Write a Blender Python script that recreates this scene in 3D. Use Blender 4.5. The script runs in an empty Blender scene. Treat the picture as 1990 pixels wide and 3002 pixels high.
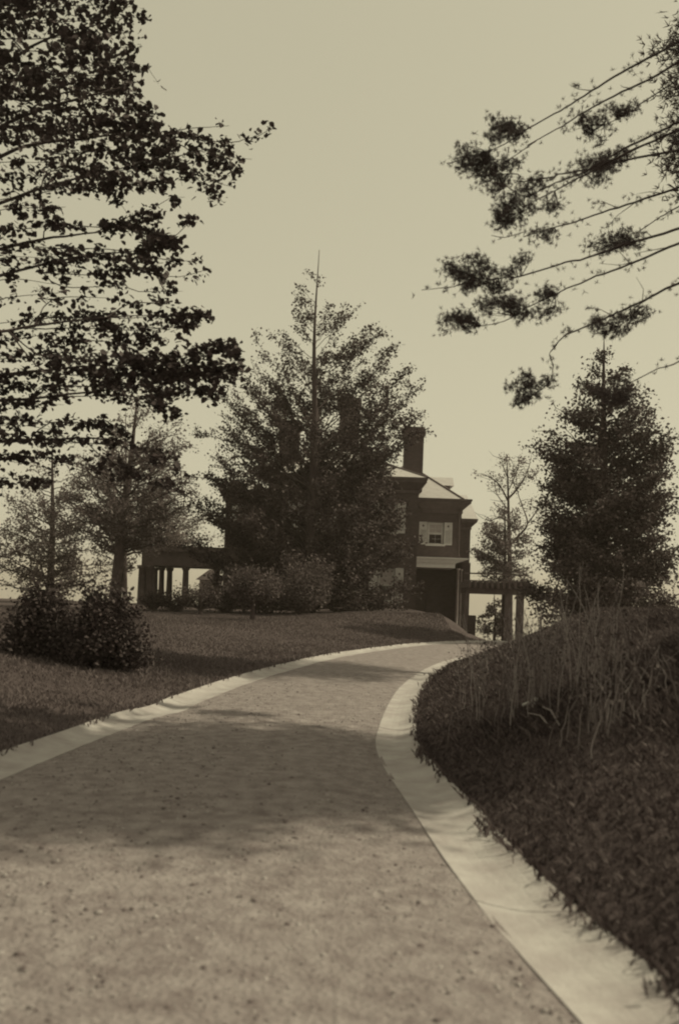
import bpy, math, random
import numpy as np
from mathutils import Matrix, Vector

random.seed(7)
rng = np.random.default_rng(11)
SC = bpy.context.scene
COL = SC.collection

# ------------------------------------------------------------------ camera
CAM = np.array([0.0, 0.0, 1.5])
FPX, CX, CY = 2783.0, 995.0, 1750.0          # focal length and principal point in photo pixels
ROLL = math.radians(2.0)
RV = np.array([math.cos(ROLL), 0, math.sin(ROLL)])
UV = np.array([-math.sin(ROLL), 0, math.cos(ROLL)])
FW = np.array([0, 1.0, 0])
cd = bpy.data.cameras.new('camera')
cam = bpy.data.objects.new('camera', cd)
COL.objects.link(cam)
cam.matrix_world = Matrix(((RV[0], UV[0], 0, CAM[0]), (0, 0, -1, CAM[1]), (RV[2], UV[2], 0, CAM[2]), (0, 0, 0, 1)))
cd.sensor_fit = 'VERTICAL'
cd.sensor_height = 130.0 * 3002 / FPX
cd.sensor_width = cd.sensor_height * 1990 / 3002
cd.lens = 130.0
cd.shift_y = (CY - 1501.0) / 3002.0
cd.clip_start = 0.1
cd.clip_end = 9000
cd.dof.use_dof = True
cd.dof.focus_distance = 42
cd.dof.aperture_fstop = 7.0
SC.camera = cam

# ------------------------------------------------------------------ sky and sun
SUN_AZ, SUN_EL = math.radians(78), math.radians(48)      # azimuth from +Y towards +X
W = bpy.data.worlds.new('World')
SC.world = W
W.use_nodes = True
wn = W.node_tree.nodes
wl = W.node_tree.links
wn.clear()
sky = wn.new('ShaderNodeTexSky')
sky.sky_type = 'NISHITA'
sky.sun_disc = False
sky.sun_elevation = SUN_EL
sky.sun_rotation = SUN_AZ
sky.air_density = 1.0
sky.dust_density = 2.2
bw = wn.new('ShaderNodeRGBToBW')
tint = wn.new('ShaderNodeMixRGB')
tint.blend_type = 'MULTIPLY'
tint.inputs[0].default_value = 1
tint.inputs[2].default_value = (1.0, 0.93, 0.66, 1)
bg = wn.new('ShaderNodeBackground')
bg.inputs['Strength'].default_value = 0.1
wo = wn.new('ShaderNodeOutputWorld')
wl.new(sky.outputs[0], bw.inputs[0])
pw = wn.new('ShaderNodeMath')
pw.operation = 'POWER'
pw.inputs[1].default_value = 0.28            # the film's flat rendering of a bright sky
sc_ = wn.new('ShaderNodeMath')
sc_.operation = 'MULTIPLY'
sc_.inputs[1].default_value = 4.1
wl.new(bw.outputs[0], pw.inputs[0])
wl.new(pw.outputs[0], sc_.inputs[0])
wl.new(sc_.outputs[0], tint.inputs[1])
wl.new(tint.outputs[0], bg.inputs['Color'])
wl.new(bg.outputs[0], wo.inputs[0])

sd = bpy.data.lights.new('sun', 'SUN')
sd.energy = 3.6
sd.angle = math.radians(0.6)
sd.color = (1.0, 0.92, 0.64)
sun = bpy.data.objects.new('sun', sd)
COL.objects.link(sun)
SDIR = Vector((math.sin(SUN_AZ) * math.cos(SUN_EL), math.cos(SUN_AZ) * math.cos(SUN_EL), math.sin(SUN_EL)))
sun.rotation_euler = SDIR.to_track_quat('Z', 'Y').to_euler()

SC.view_settings.view_transform = 'Standard'
SC.view_settings.look = 'None'
SC.view_settings.exposure = 0.0
SC.view_settings.gamma = 1.0
SC.view_settings.use_curve_mapping = False
SC.cycles.pixel_filter_type = 'BLACKMAN_HARRIS'
SC.cycles.filter_width = 2.1
SC.cycles.max_bounces = 6
SC.cycles.transparent_max_bounces = 8


# ------------------------------------------------------------------ helpers
def P(px, py, D):
    """the point at depth D seen at photo pixel px, py"""
    return CAM + RV * ((px - CX) / FPX * D) + UV * ((CY - py) / FPX * D) + FW * D


def G(px, py, z=0.0):
    """the point on the level z seen at photo pixel px, py"""
    d = RV * ((px - CX) / FPX) + UV * ((CY - py) / FPX) + FW
    return CAM + d * ((z - CAM[2]) / d[2])


def tone(v):
    """albedo of a grey value as the warm print tone of this photograph"""
    t = min(1.0, max(0.0, (v - 0.02) / 0.50)) ** 0.6
    g = 0.69 + (0.98 - 0.69) * t
    b = 0.74 + (0.96 - 0.74) * t
    return (v, v * g, v * b, 1)


def mat(name, lo, hi, scale=4.0, rough=0.9, bump=0.0, bscale=None, island=False, trans=0.0, detail=4, spec=0.2,
        stretch=None):
    m = bpy.data.materials.new(name)
    m.use_nodes = True
    n, l = m.node_tree.nodes, m.node_tree.links
    p = n['Principled BSDF']
    p.inputs['Roughness'].default_value = rough
    p.inputs['Specular IOR Level'].default_value = spec
    tc = n.new('ShaderNodeTexCoord')
    mp = n.new('ShaderNodeMapping')
    l.new(tc.outputs['Object'], mp.inputs[0])
    if stretch:
        mp.inputs['Scale'].default_value = stretch
    nz = n.new('ShaderNodeTexNoise')
    nz.inputs['Scale'].default_value = scale
    nz.inputs['Detail'].default_value = detail
    nz.inputs['Roughness'].default_value = 0.65
    l.new(mp.outputs[0], nz.inputs['Vector'])
    rp = n.new('ShaderNodeValToRGB')
    rp.color_ramp.elements[0].position = 0.3
    rp.color_ramp.elements[1].position = 0.7
    rp.color_ramp.elements[0].color = tone(lo)
    rp.color_ramp.elements[1].color = tone(hi)
    if island:
        ge = n.new('ShaderNodeNewGeometry')
        mx = n.new('ShaderNodeMath')
        mx.operation = 'MULTIPLY_ADD'
        l.new(ge.outputs['Random Per Island'], mx.inputs[0])
        mx.inputs[1].default_value = 0.55
        ad = n.new('ShaderNodeMath')
        ad.operation = 'MULTIPLY'
        l.new(nz.outputs['Fac'], ad.inputs[0])
        ad.inputs[1].default_value = 0.45
        l.new(ad.outputs[0], mx.inputs[2])
        l.new(mx.outputs[0], rp.inputs[0])
    else:
        l.new(nz.outputs['Fac'], rp.inputs[0])
    l.new(rp.outputs[0], p.inputs['Base Color'])
    if bump:
        nb = n.new('ShaderNodeTexNoise')
        nb.inputs['Scale'].default_value = bscale or scale * 6
        nb.inputs['Detail'].default_value = 5
        l.new(mp.outputs[0], nb.inputs['Vector'])
        b = n.new('ShaderNodeBump')
        b.inputs['Strength'].default_value = 0.9
        b.inputs['Distance'].default_value = bump
        l.new(nb.outputs['Fac'], b.inputs['Height'])
        l.new(b.outputs[0], p.inputs['Normal'])
    if trans:
        tr = n.new('ShaderNodeBsdfTranslucent')
        l.new(rp.outputs[0], tr.inputs['Color'])
        ms = n.new('ShaderNodeMixShader')
        ms.inputs[0].default_value = trans
        l.new(p.outputs[0], ms.inputs[1])
        l.new(tr.outputs[0], ms.inputs[2])
        l.new(ms.outputs[0], n['Material Output'].inputs[0])
    return m


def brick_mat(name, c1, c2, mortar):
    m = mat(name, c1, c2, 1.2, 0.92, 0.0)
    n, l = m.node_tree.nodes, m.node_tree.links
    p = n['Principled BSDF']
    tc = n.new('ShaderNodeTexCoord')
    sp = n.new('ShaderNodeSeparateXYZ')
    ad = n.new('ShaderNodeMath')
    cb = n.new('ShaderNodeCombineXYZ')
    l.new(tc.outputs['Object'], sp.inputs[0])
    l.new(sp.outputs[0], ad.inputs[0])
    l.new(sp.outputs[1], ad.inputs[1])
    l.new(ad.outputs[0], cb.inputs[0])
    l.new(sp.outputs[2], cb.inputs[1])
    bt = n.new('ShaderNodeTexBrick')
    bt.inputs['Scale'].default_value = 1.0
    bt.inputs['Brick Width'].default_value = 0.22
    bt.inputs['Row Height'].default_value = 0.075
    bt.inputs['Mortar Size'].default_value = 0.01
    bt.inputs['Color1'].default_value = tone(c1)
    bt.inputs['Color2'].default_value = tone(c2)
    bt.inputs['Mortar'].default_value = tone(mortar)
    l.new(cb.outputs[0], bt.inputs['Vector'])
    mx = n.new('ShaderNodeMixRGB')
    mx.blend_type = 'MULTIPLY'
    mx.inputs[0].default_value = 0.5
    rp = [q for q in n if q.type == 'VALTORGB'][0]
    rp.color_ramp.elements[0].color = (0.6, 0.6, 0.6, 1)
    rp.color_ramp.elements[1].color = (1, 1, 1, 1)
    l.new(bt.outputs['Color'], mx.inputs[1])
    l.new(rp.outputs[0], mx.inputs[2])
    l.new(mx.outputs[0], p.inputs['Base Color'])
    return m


M = {}
M['gravel'] = mat('gravel_surface', 0.15, 0.30, 7.0, 0.95, 0.03, 30, detail=10)
M['pebble'] = mat('pebble_stone', 0.12, 0.34, 8, 0.85, island=True)
M['concrete'] = mat('gutter_concrete', 0.27, 0.44, 2.4, 0.9, 0.006, 40, detail=12)
M['soil'] = mat('lawn_soil', 0.05, 0.085, 0.6, 1.0, 0.04, 14, detail=8)
M['grass'] = mat('grass_blade', 0.11, 0.17, 0.5, 0.8, island=True, trans=0.25)
M['rough_grass'] = mat('rough_grass_blade', 0.05, 0.135, 0.9, 0.8, island=True, trans=0.25)
M['leaf_near'] = mat('broad_leaf', 0.04, 0.075, 1.0, 0.7, island=True, trans=0.12)
M['leaf_mid'] = mat('crown_leaf', 0.04, 0.10, 0.8, 0.75, island=True, trans=0.2)
M['leaf_pale'] = mat('pale_leaf', 0.10, 0.20, 0.8, 0.75, island=True, trans=0.45)
M['leaf_shrub'] = mat('shrub_leaf', 0.045, 0.15, 0.8, 0.7, island=True, trans=0.2)
M['leaf_light'] = mat('light_shrub_leaf', 0.06, 0.16, 0.8, 0.7, island=True, trans=0.3)
M['needle'] = mat('pine_needle', 0.06, 0.12, 1.0, 0.7, island=True, trans=0.1)
M['dark_conifer'] = mat('evergreen_leaf', 0.05, 0.13, 1.0, 0.75, island=True, trans=0.1)
M['bark'] = mat('bark', 0.05, 0.10, 6, 0.95, 0.02, 20, stretch=(1, 1, 0.25))
M['bark_pale'] = mat('pale_cane_bark', 0.10, 0.28, 6, 0.9, island=True)
M['cut_wood'] = mat('cut_wood', 0.45, 0.6, 8, 0.8)
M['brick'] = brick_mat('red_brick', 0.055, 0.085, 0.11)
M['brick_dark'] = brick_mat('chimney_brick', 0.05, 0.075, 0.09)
M['slate'] = mat('roof_slate', 0.36, 0.46, 3, 0.55, 0.01, 8, spec=0.5, stretch=(1, 1, 6))
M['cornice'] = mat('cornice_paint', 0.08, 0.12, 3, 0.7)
M['dark_trim'] = mat('dark_trim_paint', 0.06, 0.09, 3, 0.7)
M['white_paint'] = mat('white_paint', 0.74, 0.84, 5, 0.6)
M['shutter'] = mat('shutter_paint', 0.42, 0.52, 5, 0.7)
M['blind'] = mat('window_blind', 0.28, 0.34, 2, 0.9)
M['glass'] = mat('window_glass', 0.02, 0.03, 2, 0.06, spec=0.6)
M['timber'] = mat('weathered_timber', 0.09, 0.15, 3, 0.9, 0.004, 30)
M['stucco'] = mat('outbuilding_stucco', 0.2, 0.28, 3, 0.9)


def link(o, parent=None):
    COL.objects.link(o)
    if parent is not None:
        o.parent = parent
    return o


def root_of(o):
    while o.parent is not None:
        o = o.parent
    return o


def tag(o, label=None, cat=None, group=None, kind=None):
    for k, v in (('label', label), ('category', cat), ('group', group), ('kind', kind)):
        if v:
            o[k] = v
    return o


def empty(name, loc, label, cat, group=None):
    o = bpy.data.objects.new(name, None)
    o.location = [float(v) for v in loc]
    o.empty_display_size = 0.3
    link(o)
    return tag(o, label, cat, group)


def raw(name, V, F, m, parent=None, smooth=False):
    """V: n x 3 world points, F: n x k array, or a list of faces -> one mesh object"""
    V = np.asarray(V, dtype=np.float64)
    if parent is not None:
        V = V - np.array(root_of(parent).location)
        if root_of(parent).type == 'MESH':
            pass
    me = bpy.data.meshes.new(name)
    if isinstance(F, np.ndarray):
        k = F.shape[1]
        me.vertices.add(len(V))
        me.vertices.foreach_set('co', V.ravel())
        me.loops.add(F.size)
        me.loops.foreach_set('vertex_index', F.ravel().astype(np.int32))
        me.polygons.add(len(F))
        me.polygons.foreach_set('loop_start', np.arange(0, F.size, k, dtype=np.int32))
        me.polygons.foreach_set('loop_total', np.full(len(F), k, dtype=np.int32))
        me.update(calc_edges=True)
    else:
        me.from_pydata([tuple(v) for v in V], [], [tuple(f) for f in F])
        me.update()
    if smooth:
        me.polygons.foreach_set('use_smooth', np.ones(len(me.polygons), dtype=bool))
    me.materials.append(M[m])
    o = bpy.data.objects.new(name, me)
    return link(o, parent)


class MB:
    """collects solid shapes"""
    def __init__(self):
        self.v, self.f = [], []

    def add(self, vs, fs):
        b = len(self.v)
        self.v += [tuple(map(float, q)) for q in vs]
        self.f += [tuple(b + i for i in q) for q in fs]
        return self

    def box(self, x0, x1, y0, y1, z0, z1):
        vs = [(x, y, z) for z in (z0, z1) for x, y in ((x0, y0), (x1, y0), (x1, y1), (x0, y1))]
        return self.add(vs, [(3, 2, 1, 0), (4, 5, 6, 7), (0, 1, 5, 4), (1, 2, 6, 5), (2, 3, 7, 6), (3, 0, 4, 7)])

    def frustum(self, x0, x1, y0, y1, z0, X0, X1, Y0, Y1, z1):
        vs = [(x0, y0, z0), (x1, y0, z0), (x1, y1, z0), (x0, y1, z0), (X0, Y0, z1), (X1, Y0, z1), (X1, Y1, z1), (X0, Y1, z1)]
        return self.add(vs, [(3, 2, 1, 0), (4, 5, 6, 7), (0, 1, 5, 4), (1, 2, 6, 5), (2, 3, 7, 6), (3, 0, 4, 7)])

    def lathe(self, cx, cy, prof, n=12):
        b = len(self.v)
        for r, z in prof:
            for k in range(n):
                a = 2 * math.pi * k / n
                self.v.append((cx + r * math.cos(a), cy + r * math.sin(a), z))
        for i in range(len(prof) - 1):
            for k in range(n):
                self.f.append((b + i * n + k, b + i * n + (k + 1) % n, b + (i + 1) * n + (k + 1) % n, b + (i + 1) * n + k))
        self.f.append(tuple(b + k for k in range(n))[::-1])
        self.f.append(tuple(b + (len(prof) - 1) * n + k for k in range(n)))
        return self

    def build(self, name, m, parent=None, smooth=False):
        return raw(name, self.v, self.f, m, parent, smooth)


def catmull(pts, step=0.25):
    p = [np.array(q, float) for q in pts]
    p = [2 * p[0] - p[1]] + p + [2 * p[-1] - p[-2]]
    out = []
    for i in range(1, len(p) - 2):
        n = max(2, int(np.linalg.norm(p[i + 1] - p[i]) / step))
        for k in range(n):
            t = k / n
            a, b, c, d = p[i - 1], p[i], p[i + 1], p[i + 2]
            out.append(0.5 * ((2 * b) + (c - a) * t + (2 * a - 5 * b + 4 * c - d) * t * t + (3 * b - a - 3 * c + d) * t ** 3))
    out.append(p[-2])
    return np.array(out)


def sstep(a, b, x):
    t = np.clip((x - a) / (b - a), 0, 1)
    return t * t * (3 - 2 * t)


def vnoise(x, y, s=1.0, seed=0):
    """cheap smooth noise -1..1"""
    x = np.asarray(x) * s
    y = np.asarray(y) * s
    o = np.zeros_like(x, dtype=float)
    r = np.random.default_rng(seed)
    for k in range(6):
        a, f, ph = r.uniform(0, 6.28), r.uniform(0.6, 2.2), r.uniform(0, 6.28)
        o += np.sin((x * math.cos(a) + y * math.sin(a)) * f + ph)
    return o / 4.0


def tubes(lines, sides=6):
    """lines: list of (points n x 3, radii n) -> V, F of one mesh"""
    VV, FF, b = [], [], 0
    ang = np.arange(sides) * 2 * math.pi / sides
    ca, sa = np.cos(ang), np.sin(ang)
    for pts, rad in lines:
        pts = np.asarray(pts, float)
        rad = np.asarray(rad, float)
        n = len(pts)
        if n < 2:
            continue
        t = np.gradient(pts, axis=0)
        t /= np.linalg.norm(t, axis=1)[:, None] + 1e-9
        ref = np.where(np.abs(t[:, 2:3]) < 0.9, np.array([[0, 0, 1.0]]), np.array([[1.0, 0, 0]]))
        u = np.cross(t, ref)
        u /= np.linalg.norm(u, axis=1)[:, None] + 1e-9
        w = np.cross(t, u)
        ring = pts[:, None, :] + rad[:, None, None] * (ca[None, :, None] * u[:, None, :] + sa[None, :, None] * w[:, None, :])
        VV.append(ring.reshape(-1, 3))
        i = np.arange(n - 1)[:, None] * sides + np.arange(sides)[None, :]
        j = np.arange(n - 1)[:, None] * sides + (np.arange(sides)[None, :] + 1) % sides
        FF.append(np.stack([i, j, j + sides, i + sides], -1).reshape(-1, 4) + b)
        b += n * sides
    return np.concatenate(VV), np.concatenate(FF)


def leaves(C, size, flat=0.0, aspect=0.7, hexa=False, r=rng, up=None):
    """leaf faces at the points C"""
    C = np.asarray(C, float)
    n = len(C)
    nr = r.normal(size=(n, 3))
    nr[:, 2] = np.abs(nr[:, 2]) + flat
    nr /= np.linalg.norm(nr, axis=1)[:, None]
    t = np.cross(nr, r.normal(size=(n, 3)))
    t /= np.linalg.norm(t, axis=1)[:, None] + 1e-9
    b = np.cross(nr, t)
    L = (size * r.uniform(0.5, 1.4, n))[:, None]
    Wd = L * aspect
    if not hexa:
        V = np.stack([C - t * L * .5, C + b * Wd * .5 + nr * L * .08, C + t * L * .5, C - b * Wd * .5 + nr * L * .08], 1)
        return V.reshape(-1, 3), np.arange(n * 4).reshape(-1, 4)
    V = np.stack([C - t * L * .5, C - t * L * .2 + b * Wd * .46 + nr * L * .10, C + t * L * .18 + b * Wd * .40 + nr * L * .08,
                  C + t * L * .55 - nr * L * .06, C + t * L * .18 - b * Wd * .40 + nr * L * .08, C - t * L * .2 - b * Wd * .46 + nr * L * .10], 1)
    k = np.arange(n)[:, None] * 6
    F = np.concatenate([k + np.array([[0, 1, 2, 3]]), k + np.array([[0, 3, 4, 5]])])
    return V.reshape(-1, 3), F


def needles(C, dirs, per, length, width, r=rng):
    """tufts of needles at the points C, fanning round dirs"""
    n = len(C)
    c = np.repeat(C, per, 0)
    d = np.repeat(dirs, per, 0) * 0.7 + r.normal(size=(n * per, 3)) * 0.75
    d /= np.linalg.norm(d, axis=1)[:, None] + 1e-9
    s = np.cross(d, r.normal(size=(n * per, 3)))
    s /= np.linalg.norm(s, axis=1)[:, None] + 1e-9
    L = (length * r.uniform(0.6, 1.15, n * per))[:, None]
    V = np.stack([c - s * width * .5, c + s * width * .5, c + d * L * .6 + s * width * .5, c + d * L], 1)
    return V.reshape(-1, 3), np.arange(n * per * 4).reshape(-1, 4)


# ------------------------------------------------------------------ the lie of the land
def gpts(l):
    return [tuple(G(x, y)[:2]) for x, y in l]


left_px = [(317, 2112), (436, 2083), (520, 2048), (690, 1991), (870, 1943), (970, 1922), (1100, 1903), (1230, 1889), (1395, 1882)]
right_px = [(1405, 2664), (1220, 2400), (1106, 2210), (1112, 2130), (1148, 2050), (1190, 2000), (1262, 1955), (1345, 1930)]
Lp = gpts(left_px)
Rp = gpts(right_px)
l0, lN, r0, rN = Lp[0], Lp[-1], Rp[0], Rp[-1]
LEFT = catmull([(l0[0] - 1.0, -14), (l0[0] - .95, -5), (l0[0] - .75, 2), (l0[0] - .5, 6)] + Lp + [(lN[0] + 3.5, lN[1] + 1.4), (lN[0] + 9, lN[1] + 1.8), (lN[0] + 18, lN[1] - 1)])
RIGHT = catmull([(r0[0] + .75, -14), (r0[0] + .65, -5), (r0[0] + .42, 1.2)] + Rp + [(rN[0] + 1.6, rN[1] + 2.3), (rN[0] + 4.6, rN[1] + 4.6), (rN[0] + 9.5, rN[1] + 6.0), (rN[0] + 19, rN[1] + 4)])


def normals2(c):
    t = np.gradient(c, axis=0)
    t /= np.linalg.norm(t, axis=1)[:, None]
    return np.stack([-t[:, 1], t[:, 0]], 1)        # to the left of travel


GW = 0.43
LEFT_IN = LEFT - normals2(LEFT) * GW
RIGHT_OUT = RIGHT - normals2(RIGHT) * GW


def sdist(c, x, y):
    """signed distance to the curve, positive on its left"""
    x = np.asarray(x, float).ravel()
    y = np.asarray(y, float).ravel()
    out = np.empty(len(x))
    nm = normals2(c)
    for s in range(0, len(x), 20000):
        dx = x[s:s + 20000, None] - c[None, :, 0]
        dy = y[s:s + 20000, None] - c[None, :, 1]
        d2 = dx * dx + dy * dy
        k = d2.argmin(1)
        i = np.arange(len(k))
        sg = dx[i, k] * nm[k, 0] + dy[i, k] * nm[k, 1]
        out[s:s + 20000] = np.sqrt(d2[i, k]) * np.sign(sg)
    return out


def height(x, y):
    x = np.asarray(x, float)
    y = np.asarray(y, float)
    sh = x.shape
    x, y = x.ravel(), y.ravel()
    dL = sdist(LEFT, x, y)
    dR = -sdist(RIGHT_OUT, x, y)
    dL0, dR0 = dL, dR
    dL, dR = np.where(dL > 0, np.maximum(dL - .14, 1e-4), dL), np.where(dR > 0, np.maximum(dR - .14, 1e-4), dR)
    # left lawn
    H = 0.52 + 0.36 * sstep(-4, 3, x) * sstep(22, 34, y)
    zl = H * (.5 * sstep(0, 6.5, dL) + .5 * np.clip(dL / 5.5, 0, 1)) + 0.02 + 0.03 * vnoise(x, y, 0.5, 3) * sstep(0.5, 3, dL)
    drop = np.clip((x - 4.4) / 1.3, 0, 1) ** 1.4 * 0.75 + np.clip((x - 5.7) / 6, 0, 1) * 2.2
    zl -= drop * sstep(0, 3.5, dL) * sstep(28, 34, y)
    # right bank
    Hb = 1.38 * (1 - sstep(25, 34, y)) - 1.6 * sstep(30, 42, y)
    zr = Hb * (.3 * sstep(0, 3.6, dR) + .7 * np.clip(dR / 3.0, 0, 1) ** .8) + 0.02 + 0.05 * vnoise(x, y, 1.1, 5) * sstep(0.3, 1.5, dR)
    far_side = (dL > 0) & (dR > 0)
    z = np.where(dL > 0, zl, np.where(dR > 0, zr, np.maximum(-0.06, .02 + .4 * np.maximum(dL, dR))))
    z = np.where(far_side, np.where(dL < dR, zl, zr), z)
    # the hill falls away behind the house
    z -= 0.055 * np.clip(y - 70, 0, None) + 0.03 * np.clip(np.abs(x) - 45, 0, None)
    return z.reshape(sh)


def H1(x, y):
    return float(height(np.array([x]), np.array([y]))[0])


def axis(parts):
    o = []
    for a, b, s in parts:
        o += list(np.arange(a, b, s))
    o.append(parts[-1][1])
    return np.array(o)


gx = axis([(-700, -300, 100), (-300, -60, 30), (-60, -16, 4), (-16, -5, .5), (-5, 8, .16), (8, 20, .7), (20, 60, 4), (60, 300, 30), (300, 700, 100)])
gy = axis([(-300, -60, 40), (-60, -14, 6), (-14, 0, 1), (0, 42, .2), (42, 80, 1.5), (80, 300, 20), (300, 900, 100)])
XX, YY = np.meshgrid(gx, gy)
ZZ = height(XX, YY)
nx, ny = len(gx), len(gy)
idx = (np.arange(ny - 1)[:, None] * nx + np.arange(nx - 1)[None, :]).ravel()
terr = raw('lawn_ground', np.stack([XX.ravel(), YY.ravel(), ZZ.ravel()], 1), np.stack([idx, idx + 1, idx + nx + 1, idx + nx], 1), 'soil', smooth=True)
tag(terr, kind='structure')


def ribbon(name, a, b, n, zf, m):
    """sheet between two curves of equal length"""
    ts = np.linspace(0, 1, n)
    V = a[:, None, :] * (1 - ts)[None, :, None] + b[:, None, :] * ts[None, :, None]
    z = zf(V[..., 0], V[..., 1], ts[None, :] * np.ones((len(a), 1)))
    V = np.concatenate([V, z[..., None]], -1).reshape(-1, 3)
    i = (np.arange(len(a) - 1)[:, None] * n + np.arange(n - 1)[None, :]).ravel()
    return tag(raw(name, V, np.stack([i + 1, i, i + n, i + n + 1], 1), m, smooth=True), kind='structure')


def resample(c, n):
    s = np.concatenate([[0], np.cumsum(np.linalg.norm(np.diff(c, axis=0), axis=1))])
    q = np.linspace(0, s[-1], n)
    return np.stack([np.interp(q, s, c[:, 0]), np.interp(q, s, c[:, 1])], 1)


# the drive is laid a little under the gutters' inner edges; each gutter is a shallow concrete dish
ribbon('driveway', resample(LEFT_IN + normals2(LEFT) * 0.03, 420), resample(RIGHT - normals2(RIGHT) * 0.03, 420), 60,
       lambda x, y, t: 0.006 + 0.035 * (1 - (2 * t - 1) ** 2) + 0.012 * vnoise(x, y, 1.3, 8) * (1 - (2 * t - 1) ** 4) * .8 + .004 * vnoise(x, y, 5, 9), 'gravel')


def gutter_prof(inner_t0):
    def f(x, y, t):
        u = t if inner_t0 else 1 - t
        return 0.014 + 0.045 * u ** 2 - 0.02 * np.sin(np.pi * u) + 0.003 * vnoise(x, y, 2.0, 4)
    return f


def wob(c, amp, seed):
    w = vnoise(c[:, 0], c[:, 1], 1.6, seed)
    return c + normals2(c) * (amp * w)[:, None]


def slabs(label, a, b, inner0, length=3.2, gap=.006):
    o = bpy.data.objects.new('gutter', None)
    link(o)
    tag(o, label, kind='structure')
    a, b = resample(a, 1400), resample(b, 1400)
    step = np.linalg.norm(np.diff(a, axis=0), axis=1).mean()
    k = max(6, int(length / step) // 6 * 6)
    f = gutter_prof(inner0)
    nn = 7
    ts = np.linspace(0, 1, nn)
    for q in range(0, 1400 - k, k):
        aa, bb = a[q:q + k + 1:6], b[q:q + k + 1:6]
        if aa[:, 1].max() < 1.5:
            continue
        V = aa[:, None, :] * (1 - ts)[None, :, None] + bb[:, None, :] * ts[None, :, None]
        t0 = (aa[1] - aa[0]) / np.linalg.norm(aa[1] - aa[0])
        V[0] += t0 * gap
        z = f(V[..., 0], V[..., 1], ts[None, :] * np.ones((len(aa), 1))) + random.uniform(-.0015, .0015)
        V = np.concatenate([V, z[..., None]], -1)
        m_ = len(aa)
        W_ = V.copy()
        W_[..., 2] -= .12
        V = np.concatenate([V.reshape(-1, 3), W_.reshape(-1, 3)])
        F = []
        nv = m_ * nn
        for r_ in range(m_ - 1):
            for c_ in range(nn - 1):
                p_ = r_ * nn + c_
                F.append((p_ + 1, p_, p_ + nn, p_ + nn + 1))
        rim = [c_ for c_ in range(nn)] + [r_ * nn + nn - 1 for r_ in range(1, m_)] + [(m_ - 1) * nn + c_ for c_ in range(nn - 2, -1, -1)] + [r_ * nn for r_ in range(m_ - 2, 0, -1)]
        for u_, v_ in zip(rim, rim[1:] + rim[:1]):
            F.append((u_, v_, v_ + nv, u_ + nv))
        raw('gutter_slab', V, F, 'concrete', o, False)
    return o


slabs('pale concrete gutter along the lawn side of the drive', wob(LEFT, .025, 2), LEFT_IN, False)
slabs('pale concrete gutter at the foot of the right bank', RIGHT, wob(RIGHT_OUT, .025, 6), True)

# loose stones on the near drive
n = 11000
py_ = rng.uniform(2.6, 16, n * 3) ** 1.0
px_ = rng.uniform(-3.4, 1.4, n * 3)
w_ = (0.62 + 0.25 * vnoise(px_, py_, 1.6, 21)) * np.clip(7 / py_, 0, 1)
ok = (sdist(LEFT_IN, px_, py_) < -0.05) & (sdist(RIGHT, px_, py_) > 0.05) & (rng.uniform(0, 1, n * 3) < w_)
px_, py_ = px_[ok][:n], py_[ok][:n]
sz = rng.gamma(1.3, 0.0026, len(px_)) + 0.0025
sz = np.clip(sz, 0, 0.018)
oc = np.array([(1, 0, 0), (0, 1, 0), (-1, 0, 0), (0, -1, 0), (0, 0, .7), (.6, .6, .5), (-.6, .6, .45), (-.6, -.6, .5), (.6, -.6, .4)], float)
of = np.array([(0, 1, 5), (1, 2, 6), (2, 3, 7), (3, 0, 8), (5, 1, 6), (6, 2, 7), (7, 3, 8), (8, 0, 5), (4, 5, 6), (4, 6, 7), (4, 7, 8), (4, 8, 5)])
jit = oc[None] * rng.uniform(.7, 1.3, (len(px_), 9, 3)) * sz[:, None, None]
tq = -sdist(LEFT_IN, px_, py_)
tq = tq / (tq + sdist(RIGHT, px_, py_))
zz = 0.007 + 0.035 * (1 - (2 * tq - 1) ** 2) + 0.0096 * vnoise(px_, py_, 1.3, 8) * (1 - (2 * tq - 1) ** 4)
V = jit + np.stack([px_, py_, zz], 1)[:, None, :]
F = (of[None] + (np.arange(len(px_)) * 9)[:, None, None]).reshape(-1, 3)
tag(raw('gravel', V.reshape(-1, 3), F, 'pebble', smooth=False), 'loose pale stones scattered over the near drive', 'gravel', kind='stuff')


# grass blades
def blades(x, y, h, w, lean, r, d):
    n = len(x)
    z = height(x, y)
    edge = d < .12                              # blades rooted at and lolling over the gutter's rim
    z = np.where(edge, np.maximum(z, .05), z)
    h = np.where(edge, h * 1.25 + .012, h)
    a = r.uniform(0, 6.283, n)
    c = np.stack([x, y, z - 0.01], 1)
    s = np.stack([np.cos(a), np.sin(a), np.zeros(n)], 1) * (w * r.uniform(.6, 1.3, n))[:, None] * .5
    hh = h * r.uniform(.5, 1.25, n)
    ld = np.stack([r.normal(size=n), r.normal(size=n), np.zeros(n)], 1) * (lean * hh)[:, None]
    tip = c + ld + np.array([0, 0, 1.0]) * hh[:, None]
    mid = c + ld * .3 + np.array([0, 0, .6]) * hh[:, None]
    V = np.stack([c - s, c + s, mid + s * .8, tip], 1)
    return V.reshape(-1, 3), np.arange(n * 4).reshape(-1, 4)


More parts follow.
